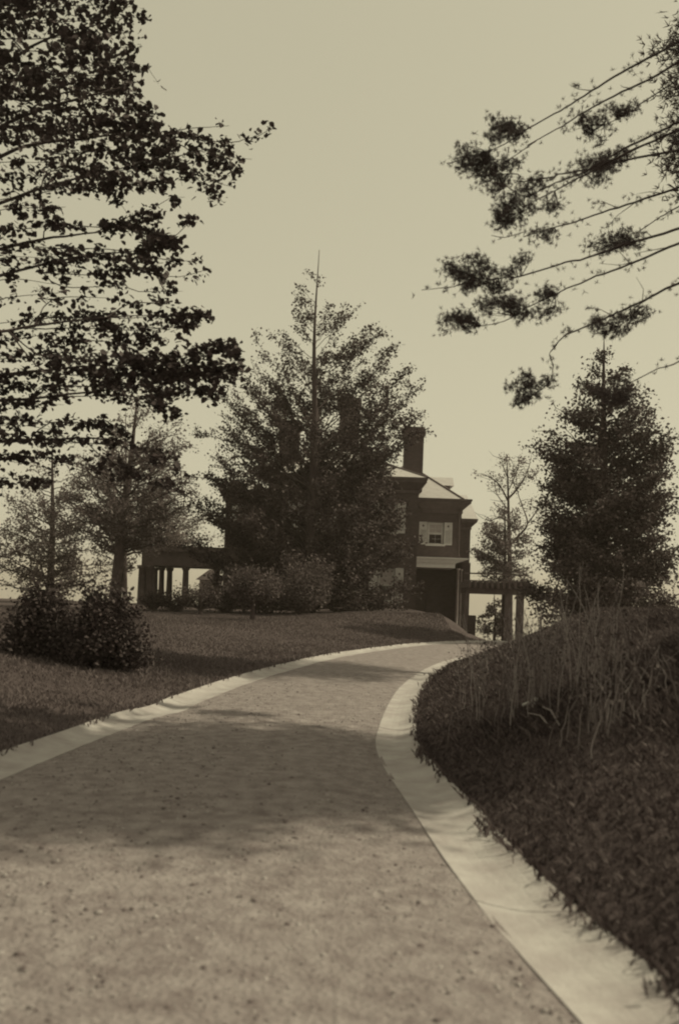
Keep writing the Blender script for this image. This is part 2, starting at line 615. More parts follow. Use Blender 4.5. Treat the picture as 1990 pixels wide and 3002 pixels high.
# left lawn: mown
N = 330000
gy_ = 5 + 37 * rng.uniform(0, 1, N) ** 1.5
gx_ = rng.uniform(-1, 1, N)
gx_ = np.where(rng.uniform(0, 1, N) < .8, -4.5 + gx_ * 9.5, gx_ * 14)
keep = (np.abs(gx_) < gy_ * 0.42 + 1)
gx_, gy_ = gx_[keep], gy_[keep]
d = sdist(LEFT, gx_, gy_)
keep = (d > -0.04 - .06 * vnoise(gx_, gy_, 4.0, 40) + .035 * rng.normal(size=len(d))) & (-sdist(RIGHT_OUT, gx_, gy_) < 6)
keep &= ~((gy_ > 38) & (gx_ > 4.5))
gx_, gy_, d = gx_[keep], gy_[keep], d[keep]
Vb, Fb = blades(gx_, gy_, 0.055 + 0.03 * np.clip(vnoise(gx_, gy_, .8, 12), -.6, 1), 0.012 + gy_ * 0.0007, 0.45, rng, d)
tag(raw('lawn_grass', Vb, Fb, 'grass'), 'mown grass of the lawn on the left of the drive', 'grass', kind='stuff')
# right bank: longer and rougher
N = 520000
gy_ = 2.2 + 29 * rng.uniform(0, 1, N) ** 1.9
gx_ = rng.uniform(0.6, 13, N)
keep = (gx_ < gy_ * 0.40 + 1.2)
gx_, gy_ = gx_[keep], gy_[keep]
d = -sdist(RIGHT_OUT, gx_, gy_)
keep = (d > -0.04 - .06 * vnoise(gx_, gy_, 4.0, 41) + .035 * rng.normal(size=len(d))) & (sdist(LEFT, gx_, gy_) < 0)
gx_, gy_, d = gx_[keep], gy_[keep], d[keep]
tall = 0.05 + 0.06 * np.clip(vnoise(gx_, gy_, 1.7, 31) + .2, 0, 1.2) * sstep(.1, .9, d)
Vb, Fb = blades(gx_, gy_, tall, 0.009 + gy_ * 0.0008, 0.5, rng, d)
tag(raw('bank_grass', Vb, Fb, 'rough_grass'), 'rough uncut grass over the bank on the right', 'grass', kind='stuff')

# ------------------------------------------------------------------ the house
DH = 60.0
HB = 0.2                                           # foot of the walls


def X_(px, py, D=DH):
    return float(P(px, py, D)[0])


def Z_(px, py, D=DH):
    return float(P(px, py, D)[2])


xr = X_(1222, 1600)
xm = X_(792, 1500)
xl = X_(653, 1560)
house = empty('brick_house', ((xl + xr) / 2, DH + 6, HB), 'large dark brick house with pale slate roofs and tall chimneys behind the central tree', 'house')


def block_walls(name, x0, x1, y0, y1, z0, z1, openings, m='brick'):
    """four walls; the front one has real openings (cx0, cx1, cz0, cz1) with reveals"""
    mb = MB()
    xs = sorted(set([x0, x1] + [v for o in openings for v in o[:2]]))
    zs = sorted(set([z0, z1] + [v for o in openings for v in o[2:]]))
    for i in range(len(xs) - 1):
        for j in range(len(zs) - 1):
            cx, cz = (xs[i] + xs[i + 1]) / 2, (zs[j] + zs[j + 1]) / 2
            if any(o[0] < cx < o[1] and o[2] < cz < o[3] for o in openings):
                continue
            mb.add([(xs[i], y0, zs[j]), (xs[i + 1], y0, zs[j]), (xs[i + 1], y0, zs[j + 1]), (xs[i], y0, zs[j + 1])], [(0, 1, 2, 3)])
    r = 0.3
    for a, b, c, e in openings:
        mb.add([(a, y0, c), (a, y0, e), (a, y0 + r, e), (a, y0 + r, c)], [(0, 1, 2, 3)])
        mb.add([(b, y0, e), (b, y0, c), (b, y0 + r, c), (b, y0 + r, e)], [(0, 1, 2, 3)])
        mb.add([(a, y0, e), (b, y0, e), (b, y0 + r, e), (a, y0 + r, e)], [(0, 1, 2, 3)])
        mb.add([(b, y0, c), (a, y0, c), (a, y0 + r, c), (b, y0 + r, c)], [(0, 1, 2, 3)])
    mb.add([(x1, y0, z0), (x1, y1, z0), (x1, y1, z1), (x1, y0, z1)], [(0, 1, 2, 3)])
    mb.add([(x1, y1, z0), (x0, y1, z0), (x0, y1, z1), (x1, y1, z1)], [(0, 1, 2, 3)])
    mb.add([(x0, y1, z0), (x0, y0, z0), (x0, y0, z1), (x0, y1, z1)], [(0, 1, 2, 3)])
    return mb.build(name, m, house)


def cornice(x0, x1, y0, y1, z, proj=.5, hgt=.95):
    """stepped eaves cornice: frieze, cove flaring out, fascia"""
    mb = MB()
    e = .06
    mb.box(x0 - e, x1 + e, y0 - e, y1 + e, z - hgt, z - hgt * .78)
    mb.frustum(x0 - e * .8, x1 + e * .8, y0 - e * .8, y1 + e * .8, z - hgt * .78, x0 - proj * .86, x1 + proj * .86, y0 - proj * .86, y1 + proj * .86, z - hgt * .30)
    mb.box(x0 - proj * .9, x1 + proj * .9, y0 - proj * .9, y1 + proj * .9, z - hgt * .30, z - hgt * .13)
    mb.box(x0 - proj, x1 + proj, y0 - proj, y1 + proj, z - hgt * .13, z)
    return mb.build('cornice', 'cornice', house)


def hip_roof(x0, x1, y0, y1, z, pitch, over=.5):
    x0, x1, y0, y1 = x0 - over, x1 + over, y0 - over, y1 + over
    half = min(x1 - x0, y1 - y0) / 2
    zt = z + .02 + half * math.tan(pitch)
    z = z + .02
    if (y1 - y0) <= (x1 - x0):
        r0, r1 = (x0 + half, (y0 + y1) / 2, zt), (x1 - half, (y0 + y1) / 2, zt)
        if r1[0] - r0[0] < .05:
            r1 = (r0[0] + .05, r0[1], zt)
        vs = [(x0, y0, z), (x1, y0, z), (x1, y1, z), (x0, y1, z), r0, r1]
        fs = [(0, 1, 5, 4), (1, 2, 5), (2, 3, 4, 5), (3, 0, 4), (3, 2, 1, 0)]
    else:
        r0, r1 = ((x0 + x1) / 2, y0 + half, zt), ((x0 + x1) / 2, y1 - half, zt)
        vs = [(x0, y0, z), (x1, y0, z), (x1, y1, z), (x0, y1, z), r0, r1]
        fs = [(0, 1, 4), (1, 2, 5, 4), (2, 3, 5), (3, 0, 4, 5), (3, 2, 1, 0)]
    rf = MB().add(vs, fs).build('roof', 'slate', house)
    # ridge and hip tiles
    ls = [(np.array([vs[4], vs[5]]), [.09, .09])]
    for k, e in ((0, 4), (3, 4 if (y1 - y0) <= (x1 - x0) else 5), (1, 5 if (y1 - y0) <= (x1 - x0) else 4), (2, 5)):
        ls.append((np.array([vs[k], vs[e]]), [.08, .08]))
    V, F = tubes(ls, 6)
    raw('ridge_tiles', V, F, 'cornice', rf)
    return rf


def window(cx, z0, z1, w, yf, shutters=True, blind=True, right_only=False):
    """sash window in its opening, yf = wall face; returns the opening"""
    a, b = cx - w / 2, cx + w / 2
    win = MB()
    fw = .09
    y0, y1 = yf + .13, yf + .24
    win.box(a + .005, a + fw, y0, y1, z0 + .05, z1 - .005).box(b - fw, b - .005, y0, y1, z0 + .05, z1 - .005)
    win.box(a + fw, b - fw, y0, y1, z1 - fw, z1 - .005)
    win.box(a - .12, b + .12, yf - .08, y1, z0 - .08, z0 + .05)
    o = win.build('window', 'shutter', house)
    zm = (z0 + z1) / 2
    for k, (za, zb) in enumerate(((z0 + .05, zm), (zm, z1 - fw))):
        s = MB()
        ys = y0 + (.05 if k == 0 else .02)
        s.box(a + fw, b - fw, ys, ys + .04, za, za + .07).box(a + fw, b - fw, ys, ys + .04, zb - .06, zb)
        s.box(a + fw, a + fw + .05, ys, ys + .04, za + .07, zb - .06).box(b - fw - .05, b - fw, ys, ys + .04, za + .07, zb - .06)
        s.box(cx - .008, cx + .008, ys, ys + .035, za + .07, zb - .06)
        zc = (za + zb) / 2
        s.box(a + fw + .05, cx - .008, ys + .001, ys + .034, zc - .008, zc + .008).box(cx + .008, b - fw - .05, ys + .001, ys + .034, zc - .008, zc + .008)
        s.build('sash', 'shutter', o)
        for xa, xb in ((a + fw + .05, cx - .008), (cx + .008, b - fw - .05)):
            for zc0, zc1 in ((za + .07, zc - .008), (zc + .008, zb - .06)):
                MB().box(xa, xb, ys + .012, ys + .018, zc0, zc1).build('pane', 'glass', o)
        if k == 1 and blind:
            MB().box(a + fw + .01, b - fw - .01, ys + .004, ys + .008, za + .02, zb).build('blind', 'blind', o)
    if shutters:
        for sgn in (-1, 1):
            if right_only and sgn < 0:
                continue
            e = a - .03 if sgn < 0 else b + .03
            x0, x1 = (e - w * .5, e) if sgn < 0 else (e, e + w * .5)
            s = MB()
            yb = yf - .05
            s.box(x0, x0 + .07, yb, yf - .006, z0, z1).box(x1 - .07, x1, yb, yf - .006, z0, z1)
            s.box(x0 + .07, x1 - .07, yb, yf - .006, z0, z0 + .1).box(x0 + .07, x1 - .07, yb, yf - .006, z1 - .09, z1)
            zp = z0 + (z1 - z0) * .66
            s.box(x0 + .07, x1 - .07, yb, yf - .006, zp, zp + .09)
            s.box(x0 + .07, x1 - .07, yb + .018, yf - .008, zp + .09, z1 - .09)
            sh = s.build('shutter', 'shutter', house)
            nl = 14
            lv = MB()
            for q in range(nl):
                zq = z0 + .1 + (zp - z0 - .1) * q / nl
                lv.add([(x0 + .07, yb + .004, zq), (x1 - .07, yb + .004, zq), (x1 - .07, yb + .034, zq + (zp - z0 - .1) / nl * 1.05), (x0 + .07, yb + .034, zq + (zp - z0 - .1) / nl * 1.05)], [(0, 1, 2, 3)])
            lv.build('louvres', 'shutter', sh)
            cxs = (x0 + x1) / 2
            zs = (zp + .09 + z1 - .09) / 2
            MB().add([(cxs, yb + .012, zs - .1), (cxs + .09, yb + .012, zs), (cxs, yb + .012, zs + .1), (cxs - .09, yb + .012, zs),
                      (cxs, yb + .0175, zs - .1), (cxs + .09, yb + .0175, zs), (cxs, yb + .0175, zs + .1), (cxs - .09, yb + .0175, zs)],
                     [(0, 1, 2, 3), (7, 6, 5, 4), (0, 4, 5, 1), (1, 5, 6, 2), (2, 6, 7, 3), (3, 7, 4, 0)]).build('shutter_cutout', 'dark_trim', sh)


def chimney(px0, px1, pyt, pyb, D, depth=1.1):
    x0, x1 = X_(px0, (pyt + pyb) / 2, D), X_(px1, (pyt + pyb) / 2, D)
    zt, zb = Z_((px0 + px1) / 2, pyt, D), Z_((px0 + px1) / 2, pyb, D)
    c = MB().box(x0, x1, D, D + depth, zb, zt - .75).build('chimney', 'brick_dark', house)
    h = MB()
    h.frustum(x0 + .002, x1 - .002, D + .002, D + depth - .002, zt - .75, x0 - .1, x1 + .1, D - .1, D + depth + .1, zt - .5)
    h.box(x0 - .1, x1 + .1, D - .1, D + depth + .1, zt - .5, zt - .12)
    h.box(x0 - .05, x1 + .05, D - .05, D + depth + .05, zt - .12, zt)
    h.build('chimney_cap', 'brick_dark', c)
    return c


# main block
ez = Z_(1195, 1402)
rows = [(Z_(1130, 1562), Z_(1130, 1474)), (Z_(1130, 1765), Z_(1130, 1664))]
ops = []
wins = []
for px in (1135, 1010, 890):
    cx = X_(px, 1600)
    for z0, z1 in rows:
        wins.append((cx, z0, z1, 1.05))
        ops.append((cx - .525, cx + .525, z0, z1))
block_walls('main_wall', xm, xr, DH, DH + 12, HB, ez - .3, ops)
for w_ in wins:
    window(*w_, DH)
cornice(xm, xr, DH, DH + 12, ez)
hip_roof(xm, xr, DH, DH + 12, ez, math.radians(24))
MB().box(xm - .08, xr + .08, DH - .08, DH, HB, HB + .9).build('plinth', 'brick_dark', house)
# lower left block
ezl = Z_(720, 1438, DH + 1)
ops = []
wins = []
cx = X_(722, 1560, DH + 1)
for z0, z1 in rows:
    ops.append((cx - .5, cx + .5, z0, z1 - .1))
    wins.append((cx, z0, z1 - .1, 1.0))
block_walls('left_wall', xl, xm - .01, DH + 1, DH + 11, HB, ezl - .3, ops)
for w_ in wins:
    window(*w_, DH + 1)
cornice(xl, xm - .62, DH + 1, DH + 11, ezl, .4, .8)
hip_roof(xl, xm - .55, DH + 1, DH + 11, ezl, math.radians(24), .4)
# set-back right wing with the shuttered window
DB = DH + 5.0
xbr = X_(1351, 1560, DB)
ezb = Z_(1310, 1464, DB)
cxw = X_(1276, 1565, DB)
zw0, zw1 = Z_(1276, 1597, DB), Z_(1276, 1531, DB)
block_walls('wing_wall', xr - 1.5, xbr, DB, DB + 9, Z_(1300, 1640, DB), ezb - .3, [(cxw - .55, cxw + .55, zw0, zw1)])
window(cxw, zw0, zw1, 1.1, DB)
cornice(xr + .75, xbr, DB, DB + 9, ezb, .62, .95)
hip_roof(xr - 3.6, xbr - .25, DB, DB + 9, ezb, math.radians(37), .30)
V, F = tubes([(np.array([P(1345, 1478, DB) + [0, -.12, 0], P(1342, 1632, DB) + [0, -.12, 0]]), [.05, .05])], 8)
raw('downpipe', V, F, 'dark_trim', house)
# dormer on the wing's right slope, seen from the side
dd = DB + 4.2
dx0, dx1 = X_(1262, 1410, dd), X_(1330, 1410, dd)
dz0, dz1 = Z_(1300, 1438, dd), Z_(1300, 1424, dd)
dm = MB().add([(dx0, dd, dz0), (dx1 - .25, dd, dz0 - .35), (dx1 - .25, dd, dz1), (dx0, dd, dz1), (dx0, dd + 1.5, dz0), (dx1 - .25, dd + 1.5, dz0 - .35), (dx1 - .25, dd + 1.5, dz1), (dx0, dd + 1.5, dz1)],
              [(0, 1, 2, 3), (1, 5, 6, 2), (5, 4, 7, 6), (4, 0, 3, 7), (3, 2, 6, 7), (4, 5, 1, 0)]).build('dormer', 'dark_trim', house)
zt = Z_(1300, 1396, dd)
MB().add([(dx0 - .3, dd - .15, dz1 + .01), (dx1, dd - .15, dz1 + .01), (dx1, dd + 1.65, dz1 + .01), (dx0 - .3, dd + 1.65, dz1 + .01), (dx0 - .3, dd + .75, zt), (dx1, dd + .75, zt)],
         [(0, 1, 5, 4), (1, 2, 5), (2, 3, 4, 5), (3, 0, 4), (3, 2, 1, 0)]).build('dormer_roof', 'slate', dm)
# rear wing
DC = DB + 9.5
xcr = X_(1377, 1600, DC)
ezc = Z_(1380, 1523, DC)
block_walls('rear_wall', xr - 2, xcr, DC, DC + 7, -1.2, ezc - .3, [])
cornice(xr - 1, xcr, DC, DC + 7, ezc, .5, .8)
zcr = Z_(1370, 1450, DC + 3)
MB().add([(xr - 3, DC - .5, ezc + .02), (xcr + .5, DC - .5, ezc + .02), (xcr + .5, DC + 7.5, ezc + .02), (xr - 3, DC + 7.5, ezc + .02), (xr - 3, DC + 3.5, zcr), (xcr + .05, DC + 3.5, zcr)],
         [(0, 1, 5, 4), (1, 2, 5), (2, 3, 4, 5), (3, 0, 4), (3, 2, 1, 0)]).build('roof', 'slate', house)
# chimneys
chimney(1184, 1240, 1251, 1440, DH + 2.2)
chimney(993, 1052, 1165, 1420, DH + 4.5)
chimney(817, 876, 1232, 1420, DH + 4.5)
# entrance porch under the wing
pz0, pz1 = Z_(1280, 1664, DB - 3), Z_(1280, 1634, DB - 3)
px1 = X_(1334, 1650, DB - 3)
porch = MB()
yp0, yp1 = DB - 3.0, DB - .01
xp0 = xr + .02
e = pz1 - pz0
porch.box(xp0, px1, yp0, yp1, pz0, pz0 + e * .42)
porch.box(xp0, px1 + .05, yp0 - .05, yp1, pz0 + e * .42, pz0 + e * .5)
porch.add([(xp0, yp0 - .08, pz0 + e * .5), (px1 + .1, yp0 - .08, pz0 + e * .5), (px1 + .1, yp1, pz0 + e * .5), (xp0, yp1, pz0 + e * .5),
           (xp0, yp0 - .14, pz0 + e * .86), (px1 + .75, yp0 - .14, pz0 + e * .86), (px1 + .75, yp1, pz0 + e * .86), (xp0, yp1, pz0 + e * .86)],
          [(3, 2, 1, 0), (4, 5, 6, 7), (0, 1, 5, 4), (1, 2, 6, 5), (2, 3, 7, 6), (3, 0, 4, 7)])
porch.box(xp0, px1 + .82, yp0 - .2, yp1, pz0 + e * .86, pz1)
porch = porch.build('porch', 'white_paint', house)
for px, D in ((1340, DB - 2.75), (1349, DB - 1.2), (1357, DB - .35)):
    x = X_(px, 1735, D)
    zf = -.2
    MB().lathe(x, D, [(.12, zf), (.12, zf + .12), (.085, zf + .16), (.09, zf + .9), (.07, pz0 - .16), (.1, pz0 - .12), (.12, pz0 - .003)], 12).build('column', 'stucco', porch, True)
MB().box(xp0, px1 + .05, yp0 - .1, yp1, -1.2, -.2).build('porch_floor', 'timber', porch)
block_walls('porch_back_wall', xr - .5, xbr - .02, DB + .3, DB + 8.5, -1.2, Z_(1300, 1641, DB), [])
MB().box(xr + 1.2, xr + 2.2, DB + .22, DB + .295, -.2, 2.0).build('door', 'dark_trim', porch)
# parapet walls stepping down at the right foot of the house
MB().box(X_(1348, 1750, DB - 1), X_(1374, 1750, DB - 1), DB - 1.2, DB + 5, -2.4, Z_(1362, 1650, DB - 1)).build('side_pier', 'brick_dark', house)
MB().box(X_(1374, 1820, 58) + .01, X_(1394, 1820, 58), 58, 58.5, -2.4, Z_(1385, 1804, 58)).build('garden_pier', 'brick_dark', house)

# side porch (loggia) on the left of the house
lx0, lx1 = X_(402, 1625), xl - .01
lz0, lz1 = Z_(520, 1658), Z_(520, 1598)
lo = MB()
ya, yb = DH + 1.5, DH + 7
t = .5
lo.box(lx0, lx1, ya, ya + t, lz0, lz1 - .35).box(lx0, lx1, yb - t, yb, lz0 + .01, lz1 - .35).box(lx0 + .001, lx0 + t, ya + t, yb - t, lz0, lz1 - .351)
lo.box(lx0 - .25, lx1, ya - .25, yb + .25, lz1 - .35, lz1)
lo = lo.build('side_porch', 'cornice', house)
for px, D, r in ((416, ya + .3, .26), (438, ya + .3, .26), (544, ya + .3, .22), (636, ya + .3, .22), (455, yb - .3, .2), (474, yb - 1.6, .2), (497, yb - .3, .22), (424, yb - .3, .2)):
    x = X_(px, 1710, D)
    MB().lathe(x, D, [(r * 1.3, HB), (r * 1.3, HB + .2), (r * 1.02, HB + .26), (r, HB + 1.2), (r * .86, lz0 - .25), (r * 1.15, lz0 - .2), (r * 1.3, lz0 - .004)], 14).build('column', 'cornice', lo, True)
MB().box(lx0 - .2, lx1, ya - .3, yb + .3, HB - 1, HB - .01).build('porch_floor', 'brick', lo)

# small outbuilding seen through the side porch
b0 = P(604, 1735, 84)
ob = empty('garden_house', (b0[0], 84, H1(b0[0], 84)), 'small pale outbuilding with dark roof seen through the side porch', 'outbuilding')
zb, zt = float(ob.location[2]) - .3, Z_(604, 1700, 84)
x0, x1 = X_(585, 1715, 84), X_(640, 1715, 84)
MB().box(x0, x1, 84, 87, zb, zt).build('wall', 'stucco', ob)
zr_ = Z_(604, 1668, 84)
MB().add([(x0 - .3, 83.6, zt), (x1 + .3, 83.6, zt), (x1 + .3, 87.4, zt), (x0 - .3, 87.4, zt), (x0 + .7, 85, zr_), (x1 - .4, 85, zr_)],
         [(0, 1, 5, 4), (1, 2, 5), (2, 3, 4, 5), (3, 0, 4), (3, 2, 1, 0)]).build('roof', 'brick_dark', ob)

# garden pergola on the right of the house
DP = 52.0
p0, p1 = P(1366, 1722, DP), P(1545, 1722, DP)
gzp = H1((p0[0] + p1[0]) / 2, DP) - .2
pg = empty('garden_pergola', ((p0[0] + p1[0]) / 2, DP, gzp), 'dark timber pergola with close rafters between the house and the right trees', 'pergola')
zb0, zb1 = Z_(1450, 1742, DP), Z_(1450, 1725, DP)
for yy in (DP, DP + 2.2):
    MB().box(p0[0], p1[0], yy, yy + .16, zb0, zb1).build('beam', 'timber', pg)
nr_ = 11
for k in range(nr_):
    x = p0[0] + .12 + (p1[0] - p0[0] - .24) * k / (nr_ - 1)
    MB().box(x - .06, x + .06, DP - .5, DP + 2.9, zb1 + .002, zb1 + .34).build('rafter', 'timber', pg)
for zq, q in ((zb1 + .345, .05), (zb1 + .75, .05)):
    MB().box(p0[0] - .1, p1[0] + .1, DP + .2, DP + .28, zq, zq + .08).build('rail', 'timber', pg)
for px in (1490, 1524):
    for yy in (DP - .03, DP + 2.17):
        x = X_(px, 1780, yy)
        MB().box(x - .2, x + .2, yy, yy + .22, gzp - .6, zb0 - .003).build('post', 'timber', pg)
x = X_(1384, 1780, DP)
MB().box(x - .45, x - .25, DP - .03, DP + .19, gzp - .6, zb0 - .003).build('post', 'timber', pg)


# ------------------------------------------------------------------ trees
def interp_prof(prof, y):
    ys = [q[0] for q in prof]
    return np.interp(y, ys, [q[1] for q in prof]), np.interp(y, ys, [q[2] for q in prof])


def crown_tree(name, label, cat, base, tip, prof, D, nprim, rise, leaf, nleaf, lm, seed, r0, group=None, depth=1.0, twig=.28,
               tmin=.0, sig=.12, kinky=.04, bare_tip=True, branch_r=.3, bm='bark', flat=.3, leafed=True, inner=.25, thin=None, taper=.85, clear=False, lump=.16):
    """a tree with a straight leader; prof rows: photo y, reach to the left and to the right in photo pixels at the depth D"""
    r = np.random.default_rng(seed)
    b = P(*base, D)
    b[2] = H1(b[0], D) - .05
    t = P(*tip, D)
    t[1] += r.normal() * .3
    root = empty(name, b, label, cat, group)
    n = 24
    s = np.linspace(0, 1, n)
    tr = b[None] * (1 - s)[:, None] + t[None] * s[:, None]
    tr[:, 0] += kinky * np.sin(s * 7 + seed) * (s * (1 - s) * 4)
    tr[:, 1] += kinky * np.cos(s * 6 + seed) * (s * (1 - s) * 4)
    rad = r0 * (1 - s) ** taper + .014
    rad[0] *= 1.35
    V, F = tubes([(tr, rad)], 9)
    raw('trunk', V, F, bm, root, True)
    Hh = t[2] - b[2]
    px_m = D / FPX
    zy = np.array([Z_(base[0] + (tip[0] - base[0]) * .5, q[0], D) for q in prof])
    order = np.argsort(zy)
    zt = zy[order]
    RL = np.array([q[1] for q in prof])[order] * px_m
    RR = np.array([q[2] for q in prof])[order] * px_m
    zz = np.linspace(zt[0], zt[-1], 200)
    wgt = (np.interp(zz, zt, RL) + np.interp(zz, zt, RR)) ** 1.0 + .05
    cdf = np.cumsum(wgt) / wgt.sum()
    lines, cl, cw = [], [], []
    for k in range(nprim):
        z1 = np.interp((k + r.uniform()) / nprim, cdf, zz)
        az = r.uniform(0, 6.283) if depth > .6 else r.choice([0, math.pi]) + r.normal() * .6
        if clear and z1 > 7 and math.sin(az) < -.45 and r.uniform() < .8:
            az = -az
        cx_ = math.cos(az)
        R = np.interp(z1, zt, RR) if cx_ > 0 else np.interp(z1, zt, RL)
        R0 = .5 * (np.interp(z1, zt, RR) + np.interp(z1, zt, RL))
        R = abs(cx_) * R + (1 - abs(cx_)) * R0 * depth
        R *= r.uniform(.72, 1.0) * (1 + lump * math.sin(2 * az + 1.3 * z1 + seed) * math.sin(1.9 * z1 + seed))
        z0 = z1 - (rise * (.55 + .9 * (z1 - zt[0]) / (zt[-1] - zt[0]))) * R * r.uniform(.7, 1.3)
        z0 = max(z0, b[2] + tmin * Hh)
        s0 = np.clip((z0 - b[2]) / Hh, 0.02, .985)
        A = np.array([np.interp(s0, s, tr[:, i]) for i in range(3)])
        s1 = np.clip((z1 - b[2]) / Hh, 0, 1)
        Cc = np.array([np.interp(s1, s, tr[:, i]) for i in range(3)])
        E = np.array([Cc[0] + R * cx_, Cc[1] + R * math.sin(az), z1])
        mid = A * .5 + E * .5 + np.array([0, 0, -.06 * R]) + r.normal(size=3) * .06 * R
        q = np.linspace(0, 1, 9)[:, None]
        pts = A * (1 - q) ** 2 + 2 * mid * q * (1 - q) + E * q * q
        pts[1:] += r.normal(size=(8, 3)) * .022 * R
        rb = max(.012, np.interp(s0, s, rad) * branch_r)
        lines.append((pts, np.linspace(rb, .007, 9)))
        ns = int(5 + R * 4)
        for j in range(ns):
            u = r.uniform(inner, 1.0)
            B = np.array([np.interp(u * 8, np.arange(9), pts[:, i]) for i in range(3)])
            dv = (E - A) / (np.linalg.norm(E - A) + 1e-6)
            dv = dv * .75 + r.normal(size=3) * np.array([.75, .75, .45])
            dv /= np.linalg.norm(dv)
            Lt = max(.25, twig * R) * r.uniform(.5, 1.2) * (1.15 - .5 * u)
            T = B + dv * Lt
            T[2] += r.normal() * .05
            lines.append((np.array([B, B * .5 + T * .5 + r.normal(size=3) * .05 * Lt, T]), [rb * .3 + .003, rb * .2 + .003, .004]))
            cl.append((B, T))
            cw.append(Lt)
    V, F = tubes(lines, 4)
    raw('branches', V, F, bm, root)
    if leafed:
        cw = np.array(cw) ** .8
        if thin:
            zc = np.array([c[1][2] for c in cl])
            cw *= np.interp(zc, [thin[0], thin[1]], [1.0, thin[2]])
        pick = r.choice(len(cl), nleaf, p=cw / cw.sum())
        A = np.array([c[0] for c in cl])[pick]
        B = np.array([c[1] for c in cl])[pick]
        u = r.uniform(.15, 1.08, nleaf)[:, None]
        C = A * (1 - u) + B * u + r.normal(size=(nleaf, 3)) * sig * np.array([1, 1, .75])
        V, F = leaves(C, leaf, flat, .75, False, r)
        raw('crown', V, F, lm, root)
    return root


# the tall tree in front of the house
prof = [(758, 9, 9), (800, 40, 26), (850, 88, 62), (890, 72, 165), (940, 92, 185), (985, 130, 255), (1030, 175, 255), (1060, 260, 235), (1110, 200, 285),
        (1165, 255, 335), (1205, 240, 310), (1260, 290, 340), (1330, 330, 250), (1390, 345, 240), (1420, 330, 330), (1470, 330, 320), (1560, 325, 335),
        (1640, 320, 335), (1700, 300, 325), (1755, 290, 320)]
crown_tree('lawn_tree', 'tall tapering leafy tree with bare leader standing before the brick house', 'tree', (897, 1800), (936, 738), prof, 47.0, 270, .75,
           .13, 135000, 'leaf_mid', 5, .38, twig=.22, sig=.13, thin=(6.5, 9.0, .62), inner=.36, clear=True, lump=.14, kinky=.14, taper=1.25, branch_r=.2)

# left middle distance
prof = [(1180, 40, 60), (1230, 90, 130), (1300, 150, 190), (1380, 190, 220), (1460, 200, 230), (1540, 190, 210), (1590, 150, 190)]
crown_tree('garden_tree', 'pale leafed tree with leaning trunk beside the side porch', 'tree', (335, 1745), (410, 1165), prof, 44.0, 80, .5, .12, 14000, 'leaf_pale', 8, .30, sig=.16, tmin=.25)
prof = [(1220, 30, 40), (1300, 90, 110), (1400, 130, 150), (1500, 140, 150), (1600, 120, 120), (1680, 80, 70)]
crown_tree('garden_tree', 'slender pale tree with thin straight trunk left of the side porch', 'tree', (368, 1745), (372, 1210), prof, 56.0, 50, .5, .13, 6500, 'leaf_pale', 9, .15, sig=.18, tmin=.2)
prof = [(1330, 40, 40), (1420, 120, 130), (1520, 180, 170), (1620, 190, 180), (1720, 170, 160)]
crown_tree('garden_tree', 'broad leafy tree behind the side porch at the far left', 'tree', (150, 1780), (160, 1300), prof, 58.0, 70, .4, .15, 11000, 'leaf_pale', 10, .25, sig=.2)
prof = [(1420, 40, 40), (1480, 110, 120), (1540, 170, 170), (1600, 150, 150)]
crown_tree('garden_tree', 'low leafy tree far behind between side porch and house', 'tree', (470, 1800), (475, 1400), prof, 96.0, 60, .4, .22, 7000, 'leaf_pale', 12, .25, sig=.3)

# right middle distance
r = np.random.default_rng(21)
DBT = 57.0
b = P(1494, 1800, DBT)
b[2] = H1(b[0], DBT) - .05
bt_ = empty('bare_tree', b, 'nearly bare tree with forked dark branches right of the house', 'tree')
trk = catmull([b, P(1494, 1700, DBT), P(1491, 1560, DBT), P(1489, 1461, DBT + .1), P(1487, 1393, DBT), P(1484, 1334, DBT)], .3)
V, F = tubes([(trk, np.linspace(.24, .02, len(trk)))], 9)
raw('trunk', V, F, 'bark', bt_, True)
ls, tips = [], []
for pl, r_ in (([(1489, 1470), (1466, 1426), (1440, 1402), (1408, 1389)], .06), ([(1489, 1461), (1513, 1436), (1538, 1397), (1552, 1360), (1556, 1335)], .075), ([(1487, 1400), (1474, 1366), (1470, 1345)], .04),
               ([(1491, 1530), (1466, 1517), (1436, 1526), (1415, 1520)], .06), ([(1492, 1600), (1520, 1570), (1545, 1535), (1530, 1483), (1516, 1440), (1512, 1380)], .08), ([(1513, 1436), (1500, 1400), (1505, 1365)], .035),
               ([(1538, 1397), (1560, 1400), (1580, 1380)], .03), ([(1492, 1500), (1470, 1470), (1452, 1440), (1450, 1405)], .045), ([(1545, 1535), (1570, 1500), (1585, 1450)], .045), ([(1491, 1560), (1450, 1560), (1425, 1575)], .05),
               ([(1489, 1440), (1500, 1415), (1520, 1360), (1518, 1340)], .035)):
    q = catmull([P(x, y, DBT + r.normal() * .5) for x, y in pl], .25)
    ls.append((q, np.linspace(r_, .012, len(q))))
    for k in range(14):
        i0 = r.integers(len(q) // 4, len(q))
        e = q[i0] + r.normal(size=3) * np.array([.4, .4, .2]) + [0, 0, .3 * r.uniform()]
        ls.append((np.array([q[i0], q[i0] * .5 + e * .5 + r.normal(size=3) * .05, e]), [.018, .012, .006]))
        if r.uniform() < .45 or e[2] < 6:
            tips.append(e)
V, F = tubes(ls, 5)
raw('branches', V, F, 'bark', bt_)
tips = np.array(tips)
C = tips[r.integers(0, len(tips), 1500)] + r.normal(size=(1500, 3)) * .16
V, F = leaves(C, .12, .3, .7, False, r)
raw('crown', V, F, 'leaf_pale', bt_)
prof = [(1480, 20, 30), (1540, 90, 70), (1610, 110, 90), (1670, 95, 90), (1720, 70, 80)]
